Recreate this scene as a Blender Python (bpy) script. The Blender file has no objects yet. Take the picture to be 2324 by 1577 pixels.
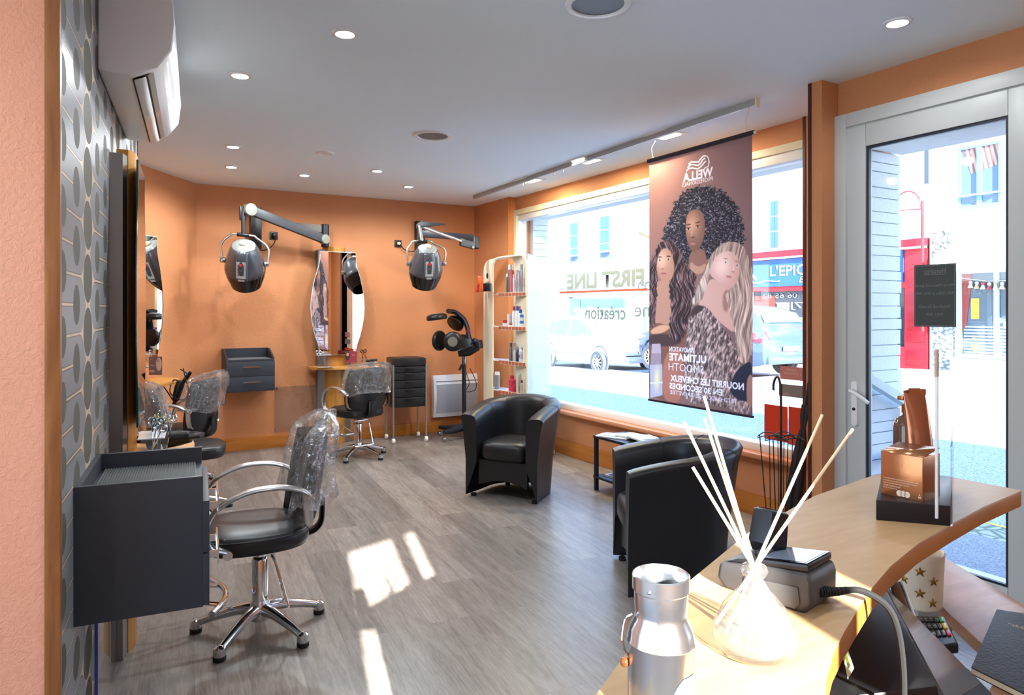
import bpy, bmesh, math, random
import numpy as np
from mathutils import Vector, Matrix, noise
R=math.radians
random.seed(7)
SC=bpy.context.scene; COL=SC.collection
# ---------------------------------------------------------------- camera
cam_d=bpy.data.cameras.new('camera'); cam=bpy.data.objects.new('camera',cam_d); COL.objects.link(cam)
cam.location=(0,0,1.5); cam.rotation_euler=(R(90),0,R(-29.85))
cam_d.sensor_width=36; cam_d.lens=36*1590/2324
cam_d.shift_y=-(788.5-703)/2324
cam_d.clip_start=.02; cam_d.clip_end=300
SC.camera=cam
# ---------------------------------------------------------------- world, sun, exposure
SC.view_settings.view_transform='Standard'; SC.view_settings.look='None'
SC.view_settings.exposure=1.0; SC.view_settings.gamma=1; SC.view_settings.use_curve_mapping=False
w=bpy.data.worlds.new('sky'); SC.world=w; w.use_nodes=True
nt=w.node_tree; bg=nt.nodes['Background']
tc=nt.nodes.new('ShaderNodeTexCoord'); sp=nt.nodes.new('ShaderNodeSeparateXYZ'); cr=nt.nodes.new('ShaderNodeValToRGB')
nt.links.new(tc.outputs['Generated'],sp.inputs[0]); nt.links.new(sp.outputs['Z'],cr.inputs[0]); nt.links.new(cr.outputs[0],bg.inputs[0])
cr.color_ramp.elements[0].position=0.0; cr.color_ramp.elements[0].color=(.74,.87,1,1)
cr.color_ramp.elements[1].position=.45; cr.color_ramp.elements[1].color=(.22,.47,1,1)
bg.inputs[1].default_value=3.0
sun_d=bpy.data.lights.new('sun','SUN'); sun_d.energy=25; sun_d.angle=R(.4); sun_d.color=(1,.97,.92)
sun=bpy.data.objects.new('sun',sun_d); COL.objects.link(sun)
SUN=Vector((.205,.905,-.36)).normalized()
sun.rotation_euler=SUN.to_track_quat('-Z','Y').to_euler()
# cycles quality
SC.cycles.use_denoising=True
SC.cycles.max_bounces=10; SC.cycles.transparent_max_bounces=16; SC.cycles.diffuse_bounces=5
SC.cycles.sample_clamp_indirect=6
SC.cycles.caustics_reflective=False; SC.cycles.caustics_refractive=False
# ---------------------------------------------------------------- where things stand: a view direction and a real distance give a point
FW=Vector((.49773,.86734,0)); RT=Vector((.86734,-.49773,0))
def ray(x,y): return FW+RT*((x-1162)/1590)+Vector((0,0,(703-y)/1590))
EYE=Vector((0,0,1.5))
def at(x,y,t): return EYE+ray(x,y)*t
def atX(x,y,v): r=ray(x,y); return EYE+r*(v/r.x)
def atY(x,y,v): r=ray(x,y); return EYE+r*(v/r.y)
def atZ(x,y,v): r=ray(x,y); return EYE+r*((v-1.5)/r.z)
# ---------------------------------------------------------------- materials
def srgb(r,g,b):
    f=lambda c:(c/255/12.92 if c/255<=.04045 else ((c/255+.055)/1.055)**2.4)
    return (f(r),f(g),f(b),1)
class V:
    """small arithmetic on shader values"""
    nt=None
    def __init__(s,o): s.o=o
    @staticmethod
    def m(op,*a,clamp=False):
        n=V.nt.nodes.new('ShaderNodeMath'); n.operation=op; n.use_clamp=clamp
        for i,x in enumerate(a):
            if isinstance(x,V): V.nt.links.new(x.o,n.inputs[i])
            else: n.inputs[i].default_value=x
        return V(n.outputs[0])
    def __add__(a,b): return V.m('ADD',a,b)
    def __sub__(a,b): return V.m('SUBTRACT',a,b)
    def __rsub__(a,b): return V.m('SUBTRACT',b,a)
    def __mul__(a,b): return V.m('MULTIPLY',a,b)
    def __truediv__(a,b): return V.m('DIVIDE',a,b)
    def lt(a,b): return V.m('LESS_THAN',a,b)
    def gt(a,b): return V.m('GREATER_THAN',a,b)
    def abs(a): return V.m('ABSOLUTE',a)
    def mx(a,b): return V.m('MAXIMUM',a,b)
    def mn(a,b): return V.m('MINIMUM',a,b)
    def ping(a,b): return V.m('PINGPONG',a,b)
def link(a,b): V.nt.links.new(a,b)
def mat(name,col=(.5,.5,.5,1),rough=.5,metal=0,bump=None,spec=.5,trans=0,emis=None,es=0,coat=0,alpha=1,ior=1.45):
    m=bpy.data.materials.new(name); m.use_nodes=True; V.nt=m.node_tree
    b=m.node_tree.nodes['Principled BSDF']
    b.inputs['Base Color'].default_value=col; b.inputs['Roughness'].default_value=rough; b.inputs['Metallic'].default_value=metal
    b.inputs['Specular IOR Level'].default_value=spec; b.inputs['Transmission Weight'].default_value=trans; b.inputs['IOR'].default_value=ior
    b.inputs['Coat Weight'].default_value=coat; b.inputs['Alpha'].default_value=alpha
    if emis: b.inputs['Emission Color'].default_value=emis; b.inputs['Emission Strength'].default_value=es
    if bump:
        sc,st,di=bump
        n=V.nt.nodes.new('ShaderNodeTexNoise'); n.inputs['Scale'].default_value=sc; n.inputs['Detail'].default_value=4
        t=V.nt.nodes.new('ShaderNodeTexCoord'); link(t.outputs['Object'],n.inputs['Vector'])
        bm_=V.nt.nodes.new('ShaderNodeBump'); bm_.inputs['Strength'].default_value=st; bm_.inputs['Distance'].default_value=di
        link(n.outputs['Fac'],bm_.inputs['Height']); link(bm_.outputs[0],b.inputs['Normal'])
    return m
def nodes_of(m): V.nt=m.node_tree; return m.node_tree.nodes['Principled BSDF']
def ramp(fac,stops):
    n=V.nt.nodes.new('ShaderNodeValToRGB'); e=n.color_ramp.elements
    while len(e)<len(stops): e.new(.5)
    for i,(p,c) in enumerate(stops): e[i].position=p; e[i].color=c
    link(fac,n.inputs[0]); return n.outputs[0]
def objco(scale=(1,1,1),rot=(0,0,0)):
    t=V.nt.nodes.new('ShaderNodeTexCoord'); mp=V.nt.nodes.new('ShaderNodeMapping')
    mp.inputs['Scale'].default_value=scale; mp.inputs['Rotation'].default_value=rot
    link(t.outputs['Object'],mp.inputs['Vector']); return mp.outputs[0]
def noise_n(vec,scale,detail=4,rough=.5,dist=0):
    n=V.nt.nodes.new('ShaderNodeTexNoise'); n.inputs['Scale'].default_value=scale; n.inputs['Detail'].default_value=detail
    n.inputs['Roughness'].default_value=rough; n.inputs['Distortion'].default_value=dist; link(vec,n.inputs['Vector']); return n
def mix(fac,a,b,bt='MIX'):
    n=V.nt.nodes.new('ShaderNodeMix'); n.data_type='RGBA'; n.blend_type=bt
    for k,x in ((0,fac),(6,a),(7,b)):
        if isinstance(x,V): x=x.o
        if hasattr(x,'links') or hasattr(x,'is_linked'): link(x,n.inputs[k])
        else: n.inputs[k].default_value=x
    return n.outputs[2]
def bumpn(b,h,st,di):
    n=V.nt.nodes.new('ShaderNodeBump'); n.inputs['Strength'].default_value=st; n.inputs['Distance'].default_value=di
    link(h,n.inputs['Height']); link(n.outputs[0],b.inputs['Normal'])
def wood(name,c1,c2,scale=(1.5,14,14),rough=.35,rot=(0,0,0),coat=0):
    m=mat(name,rough=rough,coat=coat); b=nodes_of(m)
    v=objco(scale,rot); n=noise_n(v,2.2,6,.6,.6); c=ramp(n.outputs['Fac'],[(.3,c1),(.7,c2)])
    link(c,b.inputs['Base Color']); bumpn(b,n.outputs['Fac'],.05,.002); return m
M={}
# walls
def plaster(name,c1,c2,bs=.9,ns=34):
    m=mat(name,rough=.6,spec=.35); b=nodes_of(m); v=objco()
    n=noise_n(v,2.0,3); link(ramp(n.outputs['Fac'],[(.3,c1),(.7,c2)]),b.inputs['Base Color'])
    n2=noise_n(v,ns,5,.62,.8); bumpn(b,n2.outputs['Fac'],bs,.006); return m
M['orange']=plaster('orange_plaster',srgb(200,133,88),srgb(206,140,95))
M['orange_pale']=plaster('pale_orange_plaster',srgb(228,160,128),srgb(232,167,136),.55,70)
M['ceiling']=mat('ceiling_white',srgb(234,246,252),.85,bump=(60,.05,.002))
M['white']=mat('white_pvc',srgb(232,233,232),.35)
M['doorshaded']=mat('shaded_white_pvc',srgb(196,198,195),.4)  # white PVC greyed: the door's backlit shade is put into the colour
M['whitegloss']=mat('white_gloss_plastic',srgb(236,236,233),.22)
M['ivory']=mat('ivory_plastic',srgb(226,219,196),.35)
M['cream']=mat('cream_plastic',srgb(232,222,190),.35)
M['black']=mat('black_plastic',srgb(24,25,28),.35)
M['blacksat']=mat('black_satin',srgb(31,34,40),.45)
M['unit']=mat('anthracite_laminate',srgb(47,52,60),.5,bump=(400,.1,.0006))
M['edge']=mat('brown_edge_band',srgb(84,68,62),.5)
M['leather']=mat('black_leather',srgb(26,27,30),.38,bump=(260,.12,.001))
M['chrome']=mat('chrome',(.75,.75,.76,1),.08,1)
M['alu']=mat('brushed_aluminium',(.62,.61,.6,1),.28,1)
M['steelpanel']=mat('grey_metal_panel',srgb(142,140,138),.3,.85)
M['rubber']=mat('black_rubber',srgb(18,18,19),.6)
M['mirror']=mat('mirror_silver',(.92,.94,.93,1),.005,1)
M['glassedge']=mat('green_glass_edge',srgb(20,70,58),.15)
M['grey']=mat('grey_plastic',srgb(104,104,102),.4)
M['greylight']=mat('light_grey_plastic',srgb(176,178,180),.4)
M['silver']=mat('silver_paint',srgb(150,152,152),.28,.6)
M['red']=mat('red_paint',srgb(196,36,42),.4)
M['redled']=mat('red_display',srgb(190,10,20),.3,emis=srgb(220,20,25),es=1.2)
M['oakshelf']=wood('golden_oak',srgb(196,135,62),srgb(214,156,84))
M['oakdark']=wood('honey_oak_veneer',srgb(178,120,50),srgb(198,142,70),scale=(14,14,1.5))
M['trimwood']=wood('stained_trim_wood',srgb(122,74,38),srgb(168,108,60),scale=(14,14,1.2))
M['base']=wood('pine_baseboard',srgb(176,106,38),srgb(200,126,52),scale=(1.2,1.2,12))
M['counter']=wood('beech_laminate',srgb(170,136,96),srgb(184,150,110),scale=(3,16,16),rough=.4,rot=(0,0,R(-25)))
M['counteredge']=wood('beech_edge',srgb(150,92,36),srgb(168,106,46),scale=(3,3,16),rough=.35)
M['desk']=wood('walnut_laminate',srgb(146,104,76),srgb(166,122,92),scale=(3,16,16),rough=.35,rot=(0,0,R(40)))
# thin clear sheets: part mirror-like by angle, otherwise see-through
def sheet_mat(name,tint,gl=.08,rough=.0,haze=None,hazef=0,bumpy=None):
    m=bpy.data.materials.new(name); m.use_nodes=True; V.nt=m.node_tree; N=V.nt.nodes; N.remove(N['Principled BSDF'])
    out=N['Material Output']; tr=N.new('ShaderNodeBsdfTransparent'); tr.inputs[0].default_value=tint
    g=N.new('ShaderNodeBsdfGlossy'); g.inputs['Roughness'].default_value=rough
    lw=N.new('ShaderNodeLayerWeight'); lw.inputs['Blend'].default_value=.5
    mx=N.new('ShaderNodeMixShader'); f=V.m('ADD',V.m('POWER',V(lw.outputs['Facing']),5.0),gl,clamp=True)
    if bumpy:
        n=noise_n(objco(),bumpy[0],5,.6,1.5); bp=N.new('ShaderNodeBump'); bp.inputs['Strength'].default_value=bumpy[1]; bp.inputs['Distance'].default_value=.05
        link(n.outputs['Fac'],bp.inputs['Height']); link(bp.outputs[0],g.inputs['Normal']); link(bp.outputs[0],lw.inputs['Normal'])
    link(f.o,mx.inputs[0]); link(tr.outputs[0],mx.inputs[1]); link(g.outputs[0],mx.inputs[2]); last=mx
    if haze:
        d=N.new('ShaderNodeBsdfDiffuse'); d.inputs[0].default_value=haze; t2=N.new('ShaderNodeBsdfTranslucent'); t2.inputs[0].default_value=haze
        md=N.new('ShaderNodeMixShader'); md.inputs[0].default_value=.5; link(d.outputs[0],md.inputs[1]); link(t2.outputs[0],md.inputs[2])
        m2=N.new('ShaderNodeMixShader'); m2.inputs[0].default_value=hazef; link(mx.outputs[0],m2.inputs[1]); link(md.outputs[0],m2.inputs[2]); last=m2
    link(last.outputs[0],out.inputs[0]); return m
M['glass']=sheet_mat('window_glass',(.96,.985,.98,1),.05)
M['perspex']=sheet_mat('clear_perspex',(.93,.93,.93,1),.07,haze=(.8,.8,.8,1),hazef=.05)
M['perspexedge']=mat('clear_plastic_edge',srgb(214,220,222),.15)
M['film']=sheet_mat('clear_plastic_film',(.97,.975,.98,1),.17,.06,haze=(.85,.87,.9,1),hazef=.03,bumpy=(13,1.0))
M['frost']=sheet_mat('frosted_panel',(.9,.97,.98,1),.06,.25,haze=(.86,.95,.96,1),hazef=.55)
M['bottleglass']=sheet_mat('clear_bottle_glass',(.95,.96,.95,1),.14,.02,haze=(.9,.9,.88,1),hazef=.06)
# floor planks
m=mat('oak_vinyl_planks',rough=.34,spec=.5); b=nodes_of(m); M['floor']=m
ROT=math.atan2(.9954,.0959)
v=objco(rot=(0,0,-ROT))
bk=V.nt.nodes.new('ShaderNodeTexBrick'); link(v,bk.inputs['Vector']); bk.offset=.37; bk.inputs['Scale'].default_value=1
for k,x in (('Brick Width',1.22),('Row Height',.205),('Mortar Size',.0012),('Mortar Smooth',.3),('Bias',0.0)): bk.inputs[k].default_value=x
bk.inputs['Color1'].default_value=(0,0,0,1); bk.inputs['Color2'].default_value=(1,1,1,1); bk.inputs['Mortar'].default_value=(.5,.5,.5,1)
comb=V.nt.nodes.new('ShaderNodeVectorMath'); comb.operation='MULTIPLY_ADD'
link(bk.outputs['Color'],comb.inputs[0]); comb.inputs[1].default_value=(7,13,5); link(v,comb.inputs[2])
mp=V.nt.nodes.new('ShaderNodeMapping'); mp.inputs['Scale'].default_value=(.9,9,1); link(comb.outputs[0],mp.inputs['Vector'])
g1=noise_n(mp.outputs[0],2.0,7,.65,.9); g2=noise_n(mp.outputs[0],11,5,.7,.4)
base=ramp(g1.outputs['Fac'],[(.28,srgb(104,94,88)),(.48,srgb(148,139,131)),(.72,srgb(178,170,161))])
c=mix(.35,base,ramp(g2.outputs['Fac'],[(.35,srgb(104,94,88)),(.6,srgb(180,172,162))]))
tone=ramp(bk.outputs['Color'],[(0,(.56,.56,.56,1)),(1,(.90,.90,.90,1))])
c=mix(1.0,c,tone,'MULTIPLY'); c=mix(V(bk.outputs['Fac'])*.55,c,srgb(84,74,68)); link(c,b.inputs['Base Color'])
bumpn(b,g2.outputs['Fac'],.12,.002)
# retro wallpaper: large and small discs joined by cream lines; local x runs along the wall, local z is height
m=mat('retro_disc_wallpaper',rough=.42); b=nodes_of(m); M['paper']=m
t=V.nt.nodes.new('ShaderNodeTexCoord'); s=V.nt.nodes.new('ShaderNodeSeparateXYZ'); link(t.outputs['Object'],s.inputs[0])
u=(V(s.outputs['X'])-.555+10.0).ping(.5); vv=(V(s.outputs['Z'])-1.425+18.1).ping(.0905)
def ell(u0,v0,a,c): 
    du=(u-u0)/a; dv=(vv-v0)/c; return du*du+dv*dv
big=ell(0,0,.105,.083); sm=ell(.25,.0905,.066,.062); A=ell(.5,0,.06,.058)
disc=(big.mn(sm)).mn(A).lt(1.0)
flare=V.m('MULTIPLY',((u-.185)*-.5).mx(0.0),1.0)
flare2=flare*flare*20.0
cr1=(vv-(flare2+.0035)).lt(0.0)*u.lt(.46); cr1o=(vv-(flare2+.0065)).lt(0.0)*u.lt(.46)
d2=(vv-.0905).abs(); cr2=d2.lt(.0035)*u.gt(.30); cr2o=d2.lt(.0065)*u.gt(.30)
cream=cr1.mx(cr2); outl=cr1o.mx(cr2o)
c=mix(outl,srgb(132,134,137),srgb(78,74,68)); c=mix(cream,c,srgb(206,186,158)); c=mix(disc,c,srgb(86,84,74))
link(c,b.inputs['Base Color']); link((V.m('MULTIPLY',disc,.25)+.38).o,b.inputs['Roughness'])

# ---------------------------------------------------------------- mesh tools
def frame_from(d):
    d=d.normalized(); a=Vector((0,0,1)) if abs(d.z)<.9 else Vector((1,0,0)); x=d.cross(a).normalized(); return x,x.cross(d).normalized(),d
class MB:
    def __init__(s): s.v=[]; s.f=[]; s.mi=[]; s.k=0
    def add(s,vs,fs):
        o=len(s.v); s.v+= [Vector(p) for p in vs]; s.f+=[tuple(i+o for i in f) for f in fs]; s.mi+=[s.k]*len(fs); return s
    def box(s,x0,x1,y0,y1,z0,z1):
        return s.add([(x,y,z) for x in(x0,x1) for y in(y0,y1) for z in(z0,z1)],[(0,1,3,2),(4,6,7,5),(0,4,5,1),(2,3,7,6),(0,2,6,4),(1,5,7,3)])
    def bar(s,p0,p1,w,h,up=(0,0,1)):
        p0,p1=Vector(p0),Vector(p1); d=(p1-p0).normalized(); up=Vector(up); x=d.cross(up).normalized()*w/2; y=x.cross(d).normalized()*h/2
        vs=[p+a*x+b_*y for p in(p0,p1) for a in(-1,1) for b_ in(-1,1)]
        return s.add(vs,[(0,1,3,2),(4,6,7,5),(0,4,5,1),(2,3,7,6),(0,2,6,4),(1,5,7,3)])
    def cyl(s,p0,p1,r0,r1=None,n=24,cap=True):
        p0,p1=Vector(p0),Vector(p1); r1=r0 if r1 is None else r1; x,y,d=frame_from(p1-p0)
        vs=[p+(x*math.cos(2*math.pi*i/n)+y*math.sin(2*math.pi*i/n))*r for p,r in((p0,r0),(p1,r1)) for i in range(n)]
        fs=[(i,(i+1)%n,n+(i+1)%n,n+i) for i in range(n)]
        if cap: fs+=[tuple(range(n))[::-1],tuple(range(n,2*n))]
        return s.add(vs,fs)
    def tube(s,pts,r,n=10,ell=None,closed=False,cap=True):
        P=[Vector(p) for p in pts]; m_=len(P); rs=r if isinstance(r,(list,tuple)) else [r]*m_; vs=[]; x=None
        for i in range(m_):
            if closed: d=(P[(i+1)%m_]-P[i-1]).normalized()
            else: d=(P[min(i+1,m_-1)]-P[max(i-1,0)]).normalized()
            if ell: x=Vector(ell[0]); x=(x-d*x.dot(d)).normalized(); kx,ky=ell[1],ell[2]
            else:
                x=frame_from(d)[0] if x is None else (x-d*x.dot(d)).normalized(); kx=ky=1
            y=d.cross(x)
            vs+=[P[i]+(x*math.cos(2*math.pi*k/n)*kx+y*math.sin(2*math.pi*k/n)*ky)*rs[i] for k in range(n)]
        fs=[]; L=m_ if closed else m_-1
        for i in range(L):
            a=i*n; c=((i+1)%m_)*n
            fs+=[(a+k,a+(k+1)%n,c+(k+1)%n,c+k) for k in range(n)]
        if cap and not closed: fs+=[tuple(range(n))[::-1],tuple(range((m_-1)*n,m_*n))]
        return s.add(vs,fs)
    def lathe(s,prof,c=(0,0,0),n=28,M_=None,cap=True):
        c=Vector(c); vs=[]
        for r,z in prof: vs+=[Vector((r*math.cos(2*math.pi*k/n),r*math.sin(2*math.pi*k/n),z)) for k in range(n)]
        vs=[(M_@p if M_ else p)+c for p in vs]; fs=[]
        for i in range(len(prof)-1): fs+=[(i*n+k,i*n+(k+1)%n,(i+1)*n+(k+1)%n,(i+1)*n+k) for k in range(n)]
        if cap and prof[0][0]>1e-5: fs.append(tuple(range(n))[::-1])
        if cap and prof[-1][0]>1e-5: fs.append(tuple(range((len(prof)-1)*n,len(prof)*n)))
        return s.add(vs,fs)
    def prism(s,poly,a0,a1,f=lambda p,a:(p[0],p[1],a)):
        n=len(poly); vs=[f(p,a0) for p in poly]+[f(p,a1) for p in poly]
        return s.add(vs,[(i,(i+1)%n,n+(i+1)%n,n+i) for i in range(n)]+[tuple(range(n))[::-1],tuple(range(n,2*n))])
    def grid(s,rows,close=False):
        n=len(rows[0]); vs=[p for r_ in rows for p in r_]; fs=[]
        for i in range(len(rows)-1):
            for k in range(n if close else n-1): fs.append((i*n+k,i*n+(k+1)%n,(i+1)*n+(k+1)%n,(i+1)*n+k))
        return s.add(vs,fs)
    def quad(s,*p): return s.add(p,[tuple(range(len(p)))])
    def slab(s,pts,th):
        P=[Vector(p) for p in pts]; nn=(P[1]-P[0]).cross(P[2]-P[0]).normalized()*th; n=len(P)
        return s.add(P+[p+nn for p in P],[tuple(range(n))[::-1],tuple(range(n,2*n))]+[(i,(i+1)%n,n+(i+1)%n,n+i) for i in range(n)])
    def sphere(s,c,r,n=16,sc=(1,1,1)):
        pr=[(max(r*math.sin(math.pi*i/8),1e-6),-r*math.cos(math.pi*i/8)) for i in range(9)]
        return s.lathe(pr,c,n,Matrix.Diagonal(Vector(sc)))
    def flat(s,pts,z0,z1):
        return s.prism([(p[0],p[1]) for p in pts],z0,z1)
    def xf(s,Mx): s.v=[Mx@p for p in s.v]; return s
    def frameX(s,x0,x1,y0,y1,z0,z1,wy0,wy1,wz0,wz1):
        g=.0005; return s.box(x0,x1,y0,y0+wy0,z0,z1).box(x0,x1,y1-wy1,y1,z0,z1).box(x0,x1,y0+wy0+g,y1-wy1-g,z0,z0+wz0).box(x0,x1,y0+wy0+g,y1-wy1-g,z1-wz1,z1)
    def build(s,name,ma,parent=None,ang=35,bevel=0,sub=0,seg=2,solid=0):
        me=bpy.data.meshes.new(name); me.from_pydata([tuple(p) for p in s.v],[],s.f); me.validate()
        bmm=bmesh.new(); bmm.from_mesh(me); bmesh.ops.remove_doubles(bmm,verts=bmm.verts,dist=1e-6); bmesh.ops.recalc_face_normals(bmm,faces=bmm.faces)
        if bevel:
            ed=[e for e in bmm.edges if len(e.link_faces)==2 and e.calc_face_angle(0)>R(30)]
            bmesh.ops.bevel(bmm,geom=ed,offset=bevel,segments=seg,profile=.6,affect='EDGES',clamp_overlap=True)
        bmm.to_mesh(me); bmm.free()
        mats=ma if isinstance(ma,(list,tuple)) else [ma]
        for q in mats: me.materials.append(M[q] if isinstance(q,str) else q)
        if len(mats)>1 and len(me.polygons)==len(s.mi):
            for p,k in zip(me.polygons,s.mi): p.material_index=k
        for p in me.polygons: p.use_smooth=True
        me.set_sharp_from_angle(angle=R(ang))
        o=bpy.data.objects.new(name,me); COL.objects.link(o); o.parent=parent
        if sub:
            md=o.modifiers.new('s','SUBSURF'); md.levels=sub; md.render_levels=sub
        if solid:
            md=o.modifiers.new('t','SOLIDIFY'); md.thickness=solid
        return o
def thing(name,label,cat,loc=(0,0,0),rz=0,group=None):
    o=bpy.data.objects.new(name,None); COL.objects.link(o); o.location=loc; o.rotation_euler=(0,0,rz); o.empty_display_size=.1
    o['label']=label; o['category']=cat
    if group: o['group']=group
    return o
def tag(o,label,cat,group=None,kind=None):
    o['label']=label; o['category']=cat
    if group: o['group']=group
    if kind: o['kind']=kind
    return o
def struct(o,label=None):
    o['kind']='structure'
    if label: o['label']=label
    return o
def copy_tree(o,parent=None):
    c=o.copy(); COL.objects.link(c); c.parent=parent
    for ch in list(o.children): copy_tree(ch,c)
    return c
def curve(pts,n=8):
    """smooth path through points"""
    P=[Vector(p) for p in pts]; P=[P[0]*2-P[1]]+P+[P[-1]*2-P[-2]]; out=[]
    for i in range(1,len(P)-2):
        for k in range(n):
            t_=k/n; a,b_,c_,d=P[i-1:i+3]
            out.append(.5*((2*b_)+(c_-a)*t_+(2*a-5*b_+4*c_-d)*t_*t_+(3*b_-a-3*c_+d)*t_**3))
    out.append(P[-2]); return out
def text(name,body,parent,c,right,up,width,ma,height=None,depth=.0006,bold=0,shear=0):
    """flat lettering centred on c, reading along right"""
    cu=bpy.data.curves.new(name,'FONT'); cu.body=body; cu.align_x='CENTER'; cu.align_y='CENTER'; cu.size=1; cu.offset=bold; cu.shear=shear; cu.resolution_u=3
    tmp=bpy.data.objects.new('tmp',cu); COL.objects.link(tmp); bpy.context.view_layer.update()
    me=bpy.data.meshes.new_from_object(tmp.evaluated_get(bpy.context.evaluated_depsgraph_get())); bpy.data.objects.remove(tmp)
    co=np.array([v_.co[:] for v_ in me.vertices]); lo,hi=co.min(0),co.max(0); k=width/max(hi[0]-lo[0],1e-6); ky=(height/(hi[1]-lo[1])) if height else k
    rt,upv,c=Vector(right).normalized(),Vector(up).normalized(),Vector(c)
    for v_ in me.vertices: v_.co=c+rt*((v_.co.x-(lo[0]+hi[0])/2)*k)+upv*((v_.co.y-(lo[1]+hi[1])/2)*ky)
    me.materials.clear(); me.materials.append(M[ma] if isinstance(ma,str) else ma); me.name=name
    o=bpy.data.objects.new(name,me); COL.objects.link(o); o.parent=parent; return o
def mcol(name,rgb,rough=.45,metal=0,**k):
    if name not in M: M[name]=mat(name,srgb(*rgb),rough,metal,**k)
    return M[name]
# ================================================================ the room shell
CZ=2.807
WD=Vector((.0959,.9954,0)).normalized(); WN=Vector((.9954,-.0959,0)).normalized(); W0=Vector((-.118,2.231,0)); WR=math.atan2(WD.y,WD.x)
struct(MB().box(-3,4.3,-1.8,8.2,-.12,0).build('floor','floor'))
struct(MB().box(-3,4.3,-1.8,8.2,CZ,CZ+.1).build('ceiling','ceiling'))
struct(MB().box(.5,4.3,7.93,8.1,0,CZ).build('wall_back','orange'))
# slanted wall to the left of the back wall
b=MB(); d=Vector((.56,.83,0)).normalized(); n=Vector((-.83,.56,0)).normalized(); p=Vector((.79,7.95,0)); q=p-d*2.3
b.add([p,q,q+n*.15,p+n*.15]+[v_+Vector((0,0,CZ)) for v_ in (p,q,q+n*.15,p+n*.15)],[(0,1,2,3),(4,5,6,7),(0,1,5,4),(1,2,6,5),(2,3,7,6),(3,0,4,7)])
SLN=n.copy(); SLD=d.copy()
struct(b.build('wall_back_left','orange'))
# papered wall on the left
o=MB().box(0,2.79,0,.2,0,CZ).build('wall_left','paper'); o.location=W0; o.rotation_euler=(0,0,WR); struct(o)
o=MB().box(2.785,2.80,-.004,.2,0,CZ).build('trim_1',mcol('dark red edge',(92,34,24))); o.location=W0; o.rotation_euler=(0,0,WR); struct(o)
o=MB().box(-.002,.3,.032,1.6,0,CZ).build('wall_left_return','orange_pale'); o.location=W0; o.rotation_euler=(0,0,WR); struct(o)
o=MB().box(-.012,.02,-.004,.032,0,CZ).build('trim_2','trimwood',bevel=.003); o.location=W0; o.rotation_euler=(0,0,WR); struct(o)
# wall hiding what lies behind the papered wall
b=MB(); b.box(-3.1,-3,-1.8,-1.5,0,CZ); b.box(-3.1,-3,2.2,8.2,0,CZ); b.box(-3.1,-3,-1.5,2.2,0,.3); b.box(-3.1,-3,-1.5,2.2,2.65,CZ); struct(b.build('wall_far_left','orange'))
w3=MB().frameX(-3.08,-3.02,-1.5,2.2,.3,2.65,.07,.07,.07,.07).build('fill_window_left','white'); struct(w3); MB().box(-3.05,-3.045,-1.43,2.13,.37,2.58).build('window_glass','glass',w3)  # unseen window added to bring more light onto the ceiling
# window wall
b=MB(); b.box(4.1,4.3,3.13,7.06,0,.47); b.box(4.1,4.3,3.13,7.06,2.60,CZ)
struct(b.build('wall_right','orange'))
b=MB(); b.box(4.0,4.3,7.06,7.93,0,CZ); struct(b.build('wall_right_corner','orange'))
b=MB(); b.box(4.08,4.3,2.655,3.13,0,CZ); struct(b.build('wall_right_end','orange'))
struct(MB().box(3.51,4.08,2.577,2.655,0,CZ).build('wall_right_pier','orange'))
struct(MB().box(3.503,3.52,2.645,2.664,0,CZ).build('trim_3',mcol('dark brown edge',(70,28,16))))
struct(MB().box(4.074,4.09,3.12,3.14,0,CZ).build('trim_4','dark brown edge'))
struct(MB().box(4.008,4.03,7.052,7.07,0,CZ).build('trim_5',mcol('honey edge',(196,120,48))))
b=MB(); b.box(3.65,4.2,-1.8,2.575,2.60,CZ); b.box(3.65,4.3,1.1,1.516,0,2.60); b.box(3.65,4.3,-1.8,-1.2,0,2.60); b.box(3.65,4.3,.4,1.1,0,2.60); b.box(3.65,4.3,-1.2,.4,0,.9)
struct(b.build('wall_front','orange'))
# rear wall: shut, but for two openings that let the low sun in
cu=bpy.data.curves.new('wall_rear','CURVE'); cu.dimensions='2D'; cu.fill_mode='BOTH'; cu.extrude=.01
for poly in ([(-3,0),(3.65,0),(3.65,CZ),(-3,CZ)],[(-.085,1.66),(-.05,2.33),(.245,2.378),(.246,1.66)],[(.333,1.66),(.335,2.39),(.41,2.405),(.40,1.66)]):
    s_=cu.splines.new('POLY'); s_.points.add(len(poly)-1); s_.use_cyclic_u=True
    for p_,q_ in zip(s_.points,poly): p_.co=(q_[0],q_[1],0,1)
tmp=bpy.data.objects.new('t',cu); COL.objects.link(tmp); bpy.context.view_layer.update()
me=bpy.data.meshes.new_from_object(tmp.evaluated_get(bpy.context.evaluated_depsgraph_get())); bpy.data.objects.remove(tmp)
me.materials.clear(); me.materials.append(M['orange']); me.name='wall_rear'; o=bpy.data.objects.new('wall_rear',me); COL.objects.link(o); o.location=(0,-1.6,0); o.rotation_euler=(R(90),0,0); struct(o)
# baseboards
struct(MB().box(.8,4.0,7.905,7.93,0,.135).build('baseboard_back','base',bevel=.004))
struct(MB().box(4.075,4.1,3.13,7.06,0,.15).build('baseboard_right','base',bevel=.004))
o=MB().box(.1,1.2,-.02,0,0,.1).build('baseboard_left','base',bevel=.004); o.location=W0; o.rotation_euler=(0,0,WR); struct(o)
b=MB(); q=p-d*1.6; nn=-n
b.add([p+nn*.0,q,q+nn*.02,p+nn*.02]+[v_+Vector((0,0,.135)) for v_ in (p,q,q+nn*.02,p+nn*.02)],[(0,1,2,3),(4,5,6,7),(0,1,5,4),(1,2,6,5),(2,3,7,6),(3,0,4,7)])
struct(b.build('baseboard_back_left','base'))
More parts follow.
